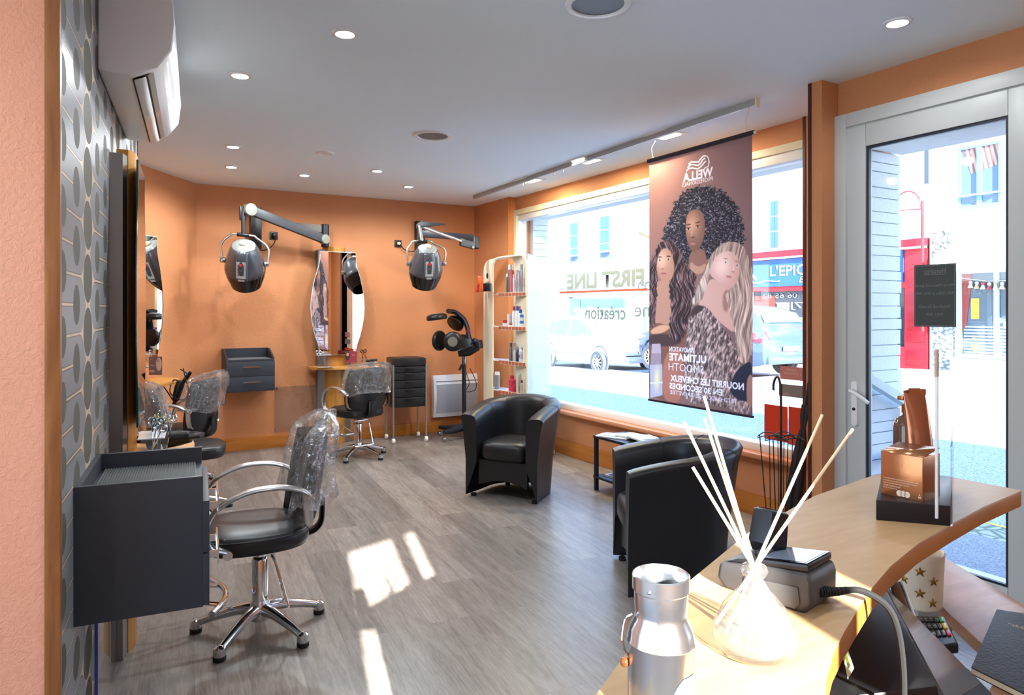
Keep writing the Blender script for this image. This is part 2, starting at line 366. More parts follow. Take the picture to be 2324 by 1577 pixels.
# ---- shop window
wf=MB().frameX(4.09,4.2,3.06,7.06,.47,2.62,.07,.08,.06,.09)
win=wf.build('window_1','white',bevel=.006); struct(win)
f=MB().box(4.072,4.1,3.14,7.065,2.60,2.655).box(4.072,4.1,7.0,7.065,.47,2.60).build('window_trim','cream',win,bevel=.006)
MB().box(4.15,4.156,3.05,6.99,.52,2.54).build('window_glass','glass',win)
MB().box(4.0,4.11,3.14,7.06,.435,.47).build('window_sill',mcol('tan sill',(206,138,96)),win,bevel=.006)
# ---- glazed door
dr=MB().frameX(3.62,3.72,1.516,2.576,0.012,2.611,.075,.07,.001,.075)
door=dr.build('door_1','doorshaded',bevel=.006); struct(door)
b=MB().frameX(3.636,3.70,1.587,2.525,.03,2.54,.098,.129,.17,.132)
leaf=b.build('door_leaf','doorshaded',door,bevel=.006)
b=MB().frameX(3.644,3.664,1.685,2.396,.20,2.408,.012,.015,.012,.014)
b.build('door_gasket',mcol('dark gasket',(34,42,54)),leaf)
MB().box(3.662,3.667,1.685,2.396,.20,2.408).build('door_glass','glass',leaf)
hp=Vector((3.636,2.457,1.013))
b=MB(); b.prism([(math.cos(a_)*.018,(.108 if math.sin(a_)>0 else -.108)+math.sin(a_)*.018) for a_ in [i*math.pi/8+1e-3 for i in range(16)]],0,.012,lambda p_,a_:(hp.x-a_,hp.y+p_[0],hp.z-.04+p_[1]))
h=b.build('handle_plate','whitegloss',leaf)
MB().tube(curve([hp+Vector((-.005,0,.035)),hp+Vector((-.05,0,.035)),hp+Vector((-.058,-.03,.028)),hp+Vector((-.06,-.085,-.0)),hp+Vector((-.06,-.118,-.02))],5),.010,10).build('handle_lever','whitegloss',h)
MB().cyl(hp+Vector((-.016,0,-.07)),hp+Vector((-.01,0,-.07)),.009).build('lock_cylinder','black',h)
for z in (2.296,1.706,.62):
    MB().cyl((3.622,1.592,z),(3.622,1.592,z+.085),.013,n=14).box(3.62,3.65,1.55,1.597,z+.02,z+.065).build('hinge','whitegloss',door,bevel=.003)
struct(MB().box(3.63,4.3,1.5,2.6,-.03,.012).build('trim_6',mcol('pale threshold',(196,204,212))))
# ---- unseen window added in the front wall, beyond the frame, to let light in
b=MB().frameX(3.70,3.77,-1.2,.4,.9,2.6,.08,.08,.08,.08)
w2=b.build('fill_window_front','white'); struct(w2); MB().box(3.73,3.735,-1.15,.35,.95,2.55).build('window_glass','glass',w2)
# ---- ceiling fittings
def downlight(px,py,label,on=True,r=.045,grp='recessed spotlights in the ceiling'):
    p_=atZ(px,py,CZ); t=thing('recessed_spotlight',label,'ceiling light',(p_.x,p_.y,CZ),0,grp)
    MB().lathe([(r*1.35,0),(r*1.33,-.006),(r*1.0,-.009),(r*.95,-.002),(r*.95,.0)],n=28).build('trim_ring','whitegloss',t)
    if on:
        MB().lathe([(1e-5,-.0035),(r*.9,-.0035),(r*.9,-.001)],n=24).build('lamp','lampglow',t)
        L=bpy.data.lights.new('spot','SPOT'); L.energy=SPOT_W*(.25 if px>1900 else 1); L.spot_size=R(170); L.spot_blend=.5; L.shadow_soft_size=.045; L.color=(.90,.96,1)
        lo=bpy.data.objects.new('spot',L); COL.objects.link(lo); lo.parent=t; lo.location=(0,0,-.03)
    else:
        MB().lathe([(1e-5,-.003),(r*.7,-.003),(r*.95,-.006)],n=24).build('cover','greylight' if False else 'whitegloss',t)
    return t
SPOT_W=26
M['lampglow']=mat('lit_lamp',(1,1,1,1),.4,emis=(1,.97,.9,1),es=22)
for px,py,l in ((783,75,'large lit spotlight near the middle top of the ceiling'),(545,170,'lit spotlight right of the air conditioner'),(529,332,'lit spotlight in front of another by the left back corner'),(525,378,'lit spotlight above the left hood dryer, nearest the back left corner'),
                (691,397,'lit spotlight near the back wall, left of the oval mirror'),(856,387,'lit spotlight between the oval mirror and the big vent'),(927,423,'lit spotlight above the right hood dryer'),(2037,50,'lit spotlight above the entrance door')): downlight(px,py,l)
downlight(738,347,'unlit round ceiling fitting between two lit spotlights',on=False,r=.055,grp=None)
for x,y,l_ in ((-1.2,.2,'left of the viewer, farther from the patterned wall'),(-1.2,1.8,'left of the viewer, close behind the patterned wall'),(.9,.9,'straight above the viewer'),(.5,-.8,'close to the rear wall behind the viewer')):  # unseen spotlights added to fill the room with light
    t=thing('recessed_spotlight','added ceiling fill spotlight '+l_,'ceiling light',(x,y,CZ),0,'unseen fill spotlights behind the viewer')
    MB().lathe([(.06,0),(.06,-.006),(.045,-.009),(.042,0)],n=24).build('trim_ring','whitegloss',t)
    MB().lathe([(1e-5,-.0035),(.04,-.0035),(.04,-.001)],n=20).build('lamp','lampglow',t)
    L=bpy.data.lights.new('spot','SPOT'); L.energy=SPOT_W*(1.1 if x<0 else .8); L.spot_size=R(140); L.spot_blend=.6; L.shadow_soft_size=.05; L.color=(.90,.96,1)
    lo=bpy.data.objects.new('spot',L); COL.objects.link(lo); lo.parent=t; lo.location=(0,0,-.03)
for px,py,r,l in ((982,307,.115,'round recessed ceiling vent in the middle of the ceiling'),(1357,8,.115,'round recessed ceiling vent cut by the top edge of the picture')):
    p_=atZ(px,py,CZ); t=thing('ceiling_vent',l,'ceiling vent',(p_.x,p_.y,CZ),0,'round ceiling vents')
    MB().lathe([(r*1.22,0),(r*1.2,-.008),(r*1.0,-.010),(r*.97,-.004)],n=40,cap=False).build('trim_ring','white',t)
    MB().lathe([(r*.97,-.004),(r*.8,-.0035),(1e-5,-.0035)],n=40).build('reflector',mcol('dull reflector',(112,116,118),.45,.3),t)
for px,py,l in ((1200,408,'square lit ceiling panel farthest along the banner rail'),(1330,363,'square lit ceiling panel in the middle of the rail'),(1507,305,'square lit ceiling panel above the hanging banner')):
    p_=atZ(px,py,CZ); t=thing('ceiling_panel_light',l,'ceiling light',(p_.x,p_.y,CZ),0,'square panel lights beside the rail')
    MB().box(-.125,.125,-.125,.125,-.008,0).build('frame','whitegloss',t,bevel=.003)
    MB().box(-.088,.088,-.088,.088,-.012,-.0075).build('lamp','lampwarm' if 'lampwarm' in M else M.setdefault('lampwarm',mat('warm_lit_panel',(1,1,1,1),.4,emis=(1,.93,.76,1),es=9)),t)
    L=bpy.data.lights.new('panel','AREA'); L.energy=15; L.size=.17; L.color=(1,.86,.62); lo=bpy.data.objects.new('panel',L); COL.objects.link(lo); lo.parent=t; lo.location=(0,0,-.02)
# ---- display rail with hooks
rail=thing('display_rail','long grey display rail along the ceiling holding the banner','rail',(0,0,0))
a,b_=Vector((3.612,7.165,CZ-.02)),Vector((3.471,3.008,CZ-.02))
MB().bar(a,b_,.028,.04).build('track',mcol('rail grey',(168,170,170),.35),rail)
for f_ in (.28,.29,.30,.31,.42,.425,.46,.985):
    q=a.lerp(b_,f_); MB().cyl(q+Vector((0,0,-.045)),q+Vector((0,0,-.018)),.004,n=8).build('hook','cream',rail)
MB().bar(b_+Vector((0,-.012,-.008)),b_+Vector((0,0,-.008)),.03,.06).build('end_cap','cream',rail)
# ---- air conditioner
ac=thing('air_conditioner','white wall-mounted air conditioner high on the patterned wall','air conditioner',W0,WR)
prof=[(0,2.395),(-.11,2.385),(-.20,2.43),(-.25,2.50),(-.262,2.60),(-.25,2.75),(-.2,2.78),(0,2.78)]
MB().prism(prof,.80,1.98,lambda p_,a_:(a_,p_[0],p_[1])).build('body','white',ac,bevel=.012,seg=3)
MB().add([(.84,-.118,2.383),(1.94,-.118,2.383),(1.94,-.158,2.40),(.84,-.158,2.40)],[(0,1,2,3)]).build('louvre','whitegloss',ac,solid=.006)
MB().add([(.84,-.168,2.406),(1.94,-.168,2.406),(1.94,-.236,2.472),(.84,-.236,2.472)],[(0,1,2,3)]).build('louvre','whitegloss',ac,solid=.006)
MB().add([(.835,-.112,2.3838),(1.945,-.112,2.3838),(1.945,-.172,2.4125),(.835,-.172,2.4125)],[(0,1,2,3)]).build('air_slot',mcol('slot black',(10,12,18)),ac)
# plexiglass guards on the walls
g=MB().box(1.56,2.07,7.918,7.922,.165,.66).build('wall_guard',M['perspex'])
tag(g,'clear acrylic guard panel screwed to the back wall behind the wooden column','wall panel')
for x,z in ((1.58,.64),(1.58,.19),(2.05,.64),(2.05,.19)): MB().cyl((x,7.912,z),(x,7.925,z),.008,n=10).build('screw','chrome',g)
g=MB().box(.56,1.19,-.028,-.024,.0,.56).build('wall_guard',M['perspex']); g.location=W0; g.rotation_euler=(0,0,WR)
tag(g,'clear acrylic guard panel with blue edge on the patterned wall','wall panel')
MB().box(.545,.56,-.03,-.02,0,.56).build('panel_edge',mcol('blue edge',(60,76,160),.3),g)
# sockets
def socket(p_,nrm,label,double=False,plug=None,cord=None):
    ang=math.atan2(nrm[1],nrm[0])+R(90); t=thing('wall_socket',label,'socket',p_,ang)
    h_=.085 if double else .043
    MB().box(-.043,.043,-.012,0,-h_,h_).build('plate','blacksat',t,bevel=.003)
    for z in ((-.042,.042) if double else (0,)):
        MB().lathe([(.022,0),(.024,.006),(.029,.008),(.03,0)],(0,-.012,z),24,Matrix.Rotation(R(90),3,'X')).build('socket_ring','black',t)
    if plug: MB().cyl((0,-.055,.0),(0,-.012,.0),.017,.021,n=16).build('plug',plug,t,bevel=.003)
    return t
socket((1.55,7.93,2.308),(0,-1,0),'black wall socket with black plug beside the left hood dryer arm',plug='black')
socket((2.98,7.93,2.289),(0,-1,0),'black wall socket with white plug left of the right hood dryer',plug='cream')
c_=MB().tube(curve([(1.55,7.88,2.30),(1.555,7.885,2.24),(1.50,7.87,2.17),(1.43,7.87,2.14),(1.35,7.88,2.16)]),.0055,8).build('power_cord','black'); tag(c_,'black power cord running from the socket to the left hood dryer','cord')
c_=MB().tube(curve([(2.99,7.88,2.285),(3.03,7.88,2.23),(3.09,7.87,2.20),(3.17,7.88,2.20)]),.0055,8).build('power_cord','black'); tag(c_,'black power cord running from the white plug to the right hood dryer','cord')
# ================================================================ salon furniture
def styling_chair(label,x,y,facing,star,arms=True):
    """facing: world angle (deg) the sitter looks to; local +y is forward"""
    t=thing('styling_chair',label,'salon chair',(x,y,0),R(facing-90),'black hydraulic styling chairs'); sa=R(star-(facing-90))
    hub=MB().lathe([(.02,.055),(.05,.06),(.052,.10),(.044,.13),(.036,.15)],n=28).build('base_hub','alu',t)
    for k in range(5):
        a=sa+k*R(72); c,s_=math.cos(a),math.sin(a); P=[(.03,.105),(.10,.100),(.20,.075),(.27,.052),(.295,.045)]
        l=MB().tube([(c*r_,s_*r_,z) for r_,z in curve([(q[0],q[1],0) for q in P],4) and [(v_.x,v_.y) for v_ in curve([(q[0],q[1],0) for q in P],4)]],
                    [.040,.039,.037,.035,.033,.031,.030,.028,.027,.026,.025,.024,.023,.022,.022,.022,.021],12,ell=((-s_,c,0),.8,.75)).build('base_leg','chromesoft',t,ang=50)
        MB().lathe([(.024,.018),(.026,.03),(.025,.055),(.012,.064),(1e-5,.066)],(c*.292,s_*.292,0),20).build('foot_cap','chromesoft',l)
        MB().lathe([(.023,0),(.027,.004),(.027,.020)],(c*.292,s_*.292,0),20).build('glide','rubber',l)
    MB().lathe([(.037,.10),(.037,.335),(.033,.345),(.026,.35),(.026,.43)],n=32).build('column','chrome',t)
    MB().box(-.11,.11,-.12,.12,.405,.42).build('seat_plate','black',t,bevel=.004)
    z0=.42
    def outline(w_,d_,n=40,ex=3.2):
        o=[]
        for i in range(n):
            a=2*math.pi*i/n; c,s_=math.cos(a),math.sin(a); rx=abs(c)**(2/ex)*math.copysign(1,c); ry=abs(s_)**(2/ex)*math.copysign(1,s_)
            o.append(Vector((rx*w_*(1-.10*(ry<0)*abs(ry)),ry*d_+.02,0)))
        return o
    rows=[]
    for k,(sc,z) in enumerate(((.80,0),(.95,.008),(1.0,.03),(1.0,.062),(.97,.082),(.90,.092),(.6,.10),(.25,.102))):
        rows.append([Vector((p_.x*sc,(p_.y-.02)*sc+.02,z0+z)) for p_ in outline(.245,.235)])
    b=MB().grid(rows,True); n=40; b.f.append(tuple(range(n))); b.mi.append(0); b.f.append(tuple(range(7*n,8*n))); b.mi.append(0)
    seat=b.build('seat','leather',t,ang=80)
    MB().tube([(p_.x*1.004,(p_.y-.02)*1.004+.02,z0+.074) for p_ in outline(.245,.235)],.0028,6,closed=True).build('piping','leather',seat)
    # curved padded backrest
    def back(u_,v_,side):
        x_=u_*.25*(1-.16*abs(2*v_-1)**3.0-.03); z=.475+v_*.455
        edge=(1-abs(u_)**4)*(1-abs(2*v_-1)**6)
        y_=-.225+.10*u_*u_-.07*v_+ (.034*edge**.5 if side>0 else -.022*edge**.5)
        return Vector((x_,y_,z-.05*(u_*u_)*(v_-.5)))
    U=[-1+2*i/16 for i in range(17)]; W_=[i/12 for i in range(13)]
    b=MB(); b.grid([[back(u_,v_,1) for u_ in U] for v_ in W_]); b.grid([[back(u_,v_,-1) for u_ in U] for v_ in W_])
    bk_=b.build('backrest','leather',t,ang=80)
    MB().tube(curve([(0,-.08,.425),(0,-.20,.43),(0,-.275,.47),(0,-.285,.60)],5),1,10,ell=((1,0,0),.045,.012)).build('back_bracket','black',t)
    for sx in ((-1,1) if arms else ()):
        P=[(.235*sx,.15,.46),(.262*sx,.215,.50),(.272*sx,.23,.58),(.274*sx,.19,.66),(.272*sx,.08,.715),(.266*sx,-.05,.725),(.25*sx,-.15,.70),(.222*sx,-.20,.66)]
        ar=MB().tube(curve(P,5),1,12,ell=((1,0,0),.025,.012)).build('armrest','alu',t,ang=50)
        MB().cyl((.232*sx,.15,.452),(.262*sx,.15,.452),.020,n=20).build('arm_bolt','alu',ar)
        MB().cyl((.228*sx,-.196,.665),(.25*sx,-.196,.665),.014,n=16).build('arm_bolt','chrome',ar)
        MB().tube([(.232*sx,-.175,.69),(.236*sx,-.185,.60),(.225*sx,-.19,.54),(.20*sx,-.195,.525)],1,10,ell=((0,1,0),.022,.006)).build('back_plate','alu',ar)
    pl=MB().tube(curve([(-.06,-.03,.375),(-.085,-.06,.34),(-.10,-.11,.15),(-.09,-.115,.135),(.09,-.115,.135),(.10,-.11,.15),(.085,-.06,.34),(.06,-.03,.375)],4),.006,8).build('pump_lever','chrome',t)
    MB().cyl((-.08,-.03,.375),(.08,-.03,.375),.011,n=12).build('lever_axle','chrome',t)
    return t
M['chromesoft']=mat('polished_aluminium',(.66,.66,.67,1),.14,1)
def plastic_cover(label,x,y,facing,seed,peak=(.0,.05),drop=0.60,wide=1.0):
    t_=R(facing-90); rows=[]; rnd=random.Random(seed); ph=[rnd.uniform(0,6.28) for _ in range(8)]
    NN=56
    for k,z in enumerate([drop,drop+.03,.68,.74,.80,.86,.91,.945,.965,.975,.982]):
        sc=[1.10,1.06,1.05,1.05,1.04,1.0,.93,.80,.58,.3,.04][k]*wide; row=[]
        for i in range(NN):
            a=2*math.pi*i/NN; c,s_=math.cos(a),math.sin(a)
            ex=.6; X_=math.copysign(abs(c)**ex,c)*.252*sc; Y_=math.copysign(abs(s_)**ex,s_)*.062*min(1,sc*1.1)
            yc=-.235-.07*((z-.475)/.455)+.10*(X_/.235)**2*(1 if abs(X_)<.26 else 1)
            w_=(math.sin(a*7+ph[0]+z*9)+math.sin(a*13+ph[1]-z*17)*.7+math.sin(a*23+ph[2]+z*31)*.45)*.0085*(1.6 if z<.66 else 1)
            zz=z+ (math.sin(a*3+ph[3])*.014+math.sin(a*5+ph[4])*.009 if k<2 else 0)
            pk=max(0,1-abs((X_-peak[0])/.12))*peak[1]*max(0,(z-.85)/.13)
            row.append(Vector((X_+w_*c*1.2,yc+Y_+w_*s_*1.6,zz+pk+w_*.5*(k>5))))
        rows.append(row)
    b=MB().grid(rows,True); o=b.build('plastic_cover',M['film'],ang=30); o.location=(x,y,0); o.rotation_euler=(0,0,t_)
    return tag(o,label,'plastic cover','clear plastic covers over chair backs')
CH=[('styling chair beside the large dark drawer unit, nearest the viewer',.609,3.43,174.5,154,'crumpled clear plastic cover on the nearest styling chair',3,(.05,.04),.60),
    ('styling chair seen from behind in front of the oval mirror on the back wall',2.20,6.98,102,-60,'clear plastic cover on the chair facing the back wall mirror',5,(.2,.03),.665),
    ('styling chair seen from behind near the slanted left wall, below the hanging hairdryer',.53,6.55,146,30,'clear plastic cover on the chair near the slanted wall',8,(.2,.04),.665),
    ('styling chair turned sideways by the papered wall, its brown-lit seat towards the viewer',.50,5.66,-5,10,'clear plastic cover on the back of the chair by the near mirror',11,(.0,.0),.70)]
for l,x,y,f_,st,pl_,sd,pk,dr_ in CH:
    styling_chair(l,x,y,f_,st,arms='sideways' not in l); plastic_cover(pl_,x,y,f_,sd,pk,dr_)
# ---- wooden mirror columns
def station(label,loc,rz,shelf_dx,kd=1.0,sd=.32,foot=True):
    """local x along the wall, local -y out into the room"""
    t=thing('mirror_column',label,'mirror stand',loc,rz,'oak and steel mirror columns')
    arc=[(x_,y_*kd) for x_,y_ in [(-.115,-.13),(-.08,-.165),(-.03,-.185),(.03,-.185),(.08,-.165),(.115,-.13)]]
    b=MB().prism([(-.115,-.02)]+arc+[(.115,-.02)],.0,2.20,lambda p_,a_:(p_[0],p_[1],a_)); b.build('oak_front','oakdark',t,ang=50)
    for sx in (-1,1):
        b=MB().add([(sx*.115,-.125*kd,z) for z in (0,2.17)]+[(sx*.185,-.10*kd,z) for z in (0,2.17)]+[(sx*.185,0,z) for z in(0,2.17)]+[(sx*.115,0,z) for z in (0,2.17)],[(0,1,3,2),(2,3,5,4),(4,5,7,6),(6,7,1,0),(1,3,5,7),(0,2,4,6)])
        b.build('steel_wing','steelpanel',t)
    # mirror outline: narrow top, wide waist
    hw=[(2.14,.205),(2.03,.206),(1.96,.222),(1.86,.255),(1.75,.28),(1.62,.300),(1.52,.305),(1.42,.298),(1.30,.278),(1.20,.252),(1.12,.222),(1.06,.208),(1.0,.212)]
    poly=[(-w_,z) for z,w_ in hw]+[(w_,z) for z,w_ in hw[::-1]]
    mr=MB().prism(poly,-.206*kd+.0,-.206*kd-.008,lambda p_,a_:(p_[0],a_,p_[1])).build('mirror','mirror',t,ang=20); mr.rotation_euler=(0,0,R(2.9) if kd==1 and foot else 0)
    MB().tube([(x_,-.206*kd-.004,z) for x_,z in poly],.0042,6,closed=True).build('glass_edge','glassedge' if rz>1 else 'perspexedge',mr)
    for z in (1.95,1.25): MB().cyl((0,-.18*kd,z),(0,-.206*kd-.001,z),.02,n=14).build('mirror_mount','alu',mr)
    # rounded shelf
    P=[]; 
    for i in range(25):
        a=math.pi*i/24; P.append((shelf_dx-math.cos(a)*.41,-.06-math.sin(a)**.62*sd))
    sh=MB().prism(P+[(shelf_dx+.41,-.035),(shelf_dx-.41,-.035)],.845,.875,lambda p_,a_:(p_[0],p_[1],a_)).build('shelf','oakshelf',t,ang=40,bevel=.003)
    if foot:
        fr=MB().tube(curve([(-.22,-.40,.15),(-.1,-.45,.15),(0,-.465,.15),(.1,-.45,.15),(.22,-.40,.15)],5),.0145,14).build('footrest_bar','chrome',t)
        for sx in (-1,1): MB().tube([(sx*.05,-.16*kd,.22),(sx*.12,-.435,.15)],.010,10).build('footrest_arm','chrome',fr)
    MB().cyl((0,-.19*kd,.06),(0,-.182*kd,.06),.008,n=10).build('screw','chrome',t)
    return t
station('oak and steel column with oval mirror standing against the back wall',(2.19,7.93,0),0,.12)
def wallpt(s_,off=0,z=0): return W0+WD*s_+WN*off+Vector((0,0,z))
station('oak and steel column with mirror on the patterned wall, seen edge-on',wallpt(1.39),WR,-.02,.5,.27)
q=Vector((.79,7.95,0))-d*1.29
station('oak and steel column with mirror half hidden on the slanted left wall',(q.x,q.y,0),math.atan2(d.y,d.x),.10,foot=False)
# ---- wall-hung drawer units
def drawer_unit(label,loc,rz,wd_=.46,dp=.36,z0=.62,z1=1.08,flat=False):
    t=thing('wall_drawer_unit',label,'drawer unit',(loc[0],loc[1],z0),rz); h=z1-z0; w_=wd_/2; top=h-(.06 if flat else .10)
    for sx in (-1,1):
        pts=[(0,0),(-dp,0),(-dp,h if flat else top+.015),(-.12 if not flat else -.05,h),(0,h)]
        MB().prism(pts,sx*w_,sx*(w_-.018),lambda p_,a_:(a_,p_[0],p_[1])).build('side_panel',['unit'],t,bevel=.0015)
    MB().box(-w_+.018,w_-.018,-.018,0,0,h).build('back_panel','unit',t)
    MB().box(-w_+.018,w_-.018,-dp+.001,-.018,0,.018).build('bottom_panel','unit',t)
    tp=MB().box(-w_+.018,w_-.018,-dp+.001,-.018,top-.018,top).build('top_panel','unit',t)
    mt=MB(); mt.box(-w_+.03,w_-.03,-dp+.02,-.03,top,top+.003)
    if flat:
        nx=46; ny=36
        for i in range(nx):
            for j in range(ny):
                x_=-w_+.035+(wd_-.07)*i/(nx-1); y_=-dp+.025+(dp-.06)*j/(ny-1); mt.box(x_-.0028,x_+.0028,y_-.0028,y_+.0028,top+.003,top+.0085)
    mt.build('studded_mat' ,mcol('grey rubber mat',(112,117,117),.6),tp,ang=20)
    dh=(top-.02)/2
    for k in range(2):
        z=.004+k*dh; dw=MB().box(-w_,w_,-dp-.019,-dp,z,z+dh-.004).build('drawer','unit',t,bevel=.0015)
        if flat:
            zc=z+dh*.62
            b=MB().box(-.10,.10,-dp-.052,-dp-.047,zc-.035,zc-.028); b.box(-.10,.10,-dp-.052,-dp-.047,zc+.028,zc+.035); b.box(-.10,-.093,-dp-.052,-dp-.047,zc-.028,zc+.028); b.box(.093,.10,-dp-.052,-dp-.047,zc-.028,zc+.028)
            b.box(-.10,-.09,-dp-.047,-dp-.019,zc-.012,zc+.012); b.box(.09,.10,-dp-.047,-dp-.019,zc-.012,zc+.012); b.build('drawer_handle','chrome',dw)
        else:
            zc=z+dh*.62; MB().bar((-.085,-dp-.045,zc),(.085,-dp-.045,zc),.010,.012).box(-.08,-.07,-dp-.045,-dp-.019,zc-.004,zc+.004).box(.07,.08,-dp-.045,-dp-.019,zc-.004,zc+.004).build('drawer_handle','chrome',dw)
    return t
drawer_unit('dark two-drawer unit hung on the back wall left of the mirror column',(1.255,7.93),0,.47,.35,.66,1.09)
p_=wallpt(.24+.27)
u_=drawer_unit('large dark drawer unit with studded mat on top, hung on the patterned wall',(p_.x,p_.y),WR,.54,.355,.55,.968,True)
# ---- black drawer trolley with white castors
t=thing('drawer_trolley','black five-drawer salon trolley on steel legs beside the mirror column','trolley',(2.955,7.60,0),R(-6))
w_,dp=.19,.165
MB().prism([(-w_,-dp),(-w_*.5,-dp-.022),(0,-dp-.03),(w_*.5,-dp-.022),(w_,-dp),(w_,dp),(-w_,dp)],.87,.95,lambda p_,a_:(p_[0],p_[1],a_)).build('top_tray','black',t,bevel=.006)
MB().box(-w_+.02,w_-.02,-dp+.01,dp-.02,.9505,.956).build('tray_recess','blacksat',t)
MB().box(-w_,w_,-dp+.02,dp,.40,.87).build('body','black',t,bevel=.004)
for k in range(5):
    z0=.405+[0,.115,.215,.305,.39][k]; z1=.405+[.110,.210,.300,.385,.455][k]
    dw=MB().prism([(-w_+.012,-dp+.02),(-w_+.012,-dp-.004),(-w_*.5,-dp-.026),(0,-dp-.034),(w_*.5,-dp-.026),(w_-.012,-dp-.004),(w_-.012,-dp+.02)],z0,z1,lambda p_,a_:(p_[0],p_[1],a_)).build('drawer','black',t,bevel=.004,ang=50)
    MB().box(-.055,.055,-dp-.052,-dp-.030,z1-.022,z1-.010).build('drawer_handle','black',dw,bevel=.004)
for sx in (-1,1):
    for sy in (-1,1):
        l=MB().box(sx*w_-.009,sx*w_+.009,sy*dp-.009,sy*dp+.009,.06,.88 if sy<0 else .40).build('leg','silver',t)
        MB().cyl((sx*w_-.017,sy*dp-.004,.03),(sx*w_+.017,sy*dp-.004,.03),.030,n=20).build('caster','whitegloss',l,bevel=.006)
# ---- electric radiator
t=thing('radiator','white electric radiant heater with grille on the back wall','radiator',(3.73,7.93,0))
b=MB(); rows=[]
for i in range(15):
    z=.19+.51*i/14; y_=-.075-.028*math.sin(math.pi*i/14); rows.append([Vector((x_,y_,z)) for x_ in (-.325,-.28,.28,.325)])
b.grid(rows); b.grid([[Vector((x_,-.02,z)) for x_ in(-.325,.325)] for z in(.19,.70)])
for x_ in(-.325,.325): b.add([Vector((x_,-.02,.70)),Vector((x_,-.02,.19))]+[r_[0 if x_<0 else 3] for r_ in rows],[tuple(range(17))])
b.add([(-.325,-.02,.7),(.325,-.02,.7),(.325,-.075,.7),(-.325,-.075,.7),(-.325,-.02,.19),(.325,-.02,.19),(.325,-.075,.19),(-.325,-.075,.19)],[(0,1,2,3),(4,5,6,7)])
b.build('casing','whitegloss',t,ang=40)
b=MB(); 
for i in range(46):
    z=.245+.34*i/45; y_=-.078-.028*math.sin(math.pi*(z-.19)/.51); b.box(-.29,.29,y_-.003,y_+.004,z,z+.0038)
b.build('grille',mcol('grille grey',(186,190,196),.4),t)
MB().box(-.29,.29,-.092,-.083,.62,.628).build('outlet_slot','grey',t)
MB().box(-.2,.2,-.02,0,.3,.6).build('wall_bracket','grey',t)
# ---- club armchairs
def armchair(label,x,y,facing):
    t=thing('club_armchair',label,'armchair',(x,y,0),R(facing-90),'black leather tub armchairs')
    def path(s_,o):  # s_ from -1 (right front) round the back to 1 (left front); o = inward offset
        W_=.315-o; Lf=.27; Lb=.30-o
        L1=Lf+.05; arc=math.pi*.5*(W_+Lb)*.98; tot=2*L1+arc; q_=(s_+1)/2*tot
        if q_<L1: return Vector((W_,Lf-q_,0)),Vector((1,0,0))
        if q_>tot-L1: return Vector((-W_,Lf-(tot-q_),0)),Vector((-1,0,0))
        a=(q_-L1)/arc*math.pi; return Vector((W_*math.cos(a),-.05-Lb*math.sin(a),0)),Vector((math.cos(a),-math.sin(a),0)).normalized()
    NS=56; rows=[]
    def ht(s_): return .655+.115*(1-abs(s_)**1.5)**.8*(1 if True else 0)
    for i in range(NS+1):
        s_=-1+2*i/NS; h_=ht(s_); row=[]
        for off,z in ((0,.015),(0,.30),(-.004,h_-.10),(-.018,h_-.045),(-.026,h_-.018),(-.018,h_-.004),(.01,h_+.004),(.05,h_),(.080,h_-.012),(.094,h_-.04),(.098,h_-.10),(.098,.40),(.098,.28)):
            P_,N_=path(s_,0); tp=max(0,1-z/.62)*.05*(1-abs(s_)**3)+(-.022 if .5<z and off<.03 else 0); row.append(P_-N_*(off+tp)+Vector((0,0,z)))
        rows.append(row)
    b=MB().grid(rows); n=13
    b.f.append(tuple(range(n))); b.mi.append(0); b.f.append(tuple(range(NS*n,NS*n+n))); b.mi.append(0)
    inn=[r_[-1] for r_ in rows]; out=[r_[0] for r_ in rows]
    sh=b.build('shell','leather',t,ang=50)
    for s_ in (-.62,-.3,.3,.62):
        i=int((s_+1)/2*NS); MB().tube([p__+(p__-Vector((0,-.02,p__.z))).normalized()*.0 for p__ in rows[i][2:11]],.0022,6).build('seam','rubber',sh)
    # seat cushion and apron
    rr=[]
    for sc,z in ((.9,.30),(1,.33),(1,.40),(.97,.43),(.86,.447),(.5,.452),(.1,.453)):
        row=[]
        for k in range(40):
            a=2*math.pi*k/40; c,s2=math.cos(a),math.sin(a); row.append(Vector((math.copysign(abs(c)**.42,c)*.212*sc,math.copysign(abs(s2)**.42,s2)*.245*sc+.03,z)))
        rr.append(row)
    b=MB().grid(rr,True); b.f.append(tuple(range(40))); b.mi.append(0); b.f.append(tuple(range(240,280))); b.mi.append(0)
    b.build('seat_cushion','leather',t,ang=80)
    P=[(-.215,.30),(-.215,.10)]+[(-.215+.43*i/10,.10+.045*math.sin(math.pi*i/10)) for i in range(1,10)]+[(.215,.10),(.215,.30)]
    MB().prism(P,.235,.205,lambda p_,a_:(p_[0],a_,p_[1])).build('front_apron','leather',t)
    for sx in (-1,1):
        for y_ in (.22,-.2): MB().cyl((sx*(.27 if y_>0 else .17),y_,0),(sx*(.27 if y_>0 else .17),y_,.02),.022,n=14).build('foot','rubber',t)
    return t
armchair('black leather tub armchair facing the room, in front of the product display',2.885,4.97,214)
armchair('black leather tub armchair turned away, beside the reception counter',2.715,2.97,149)
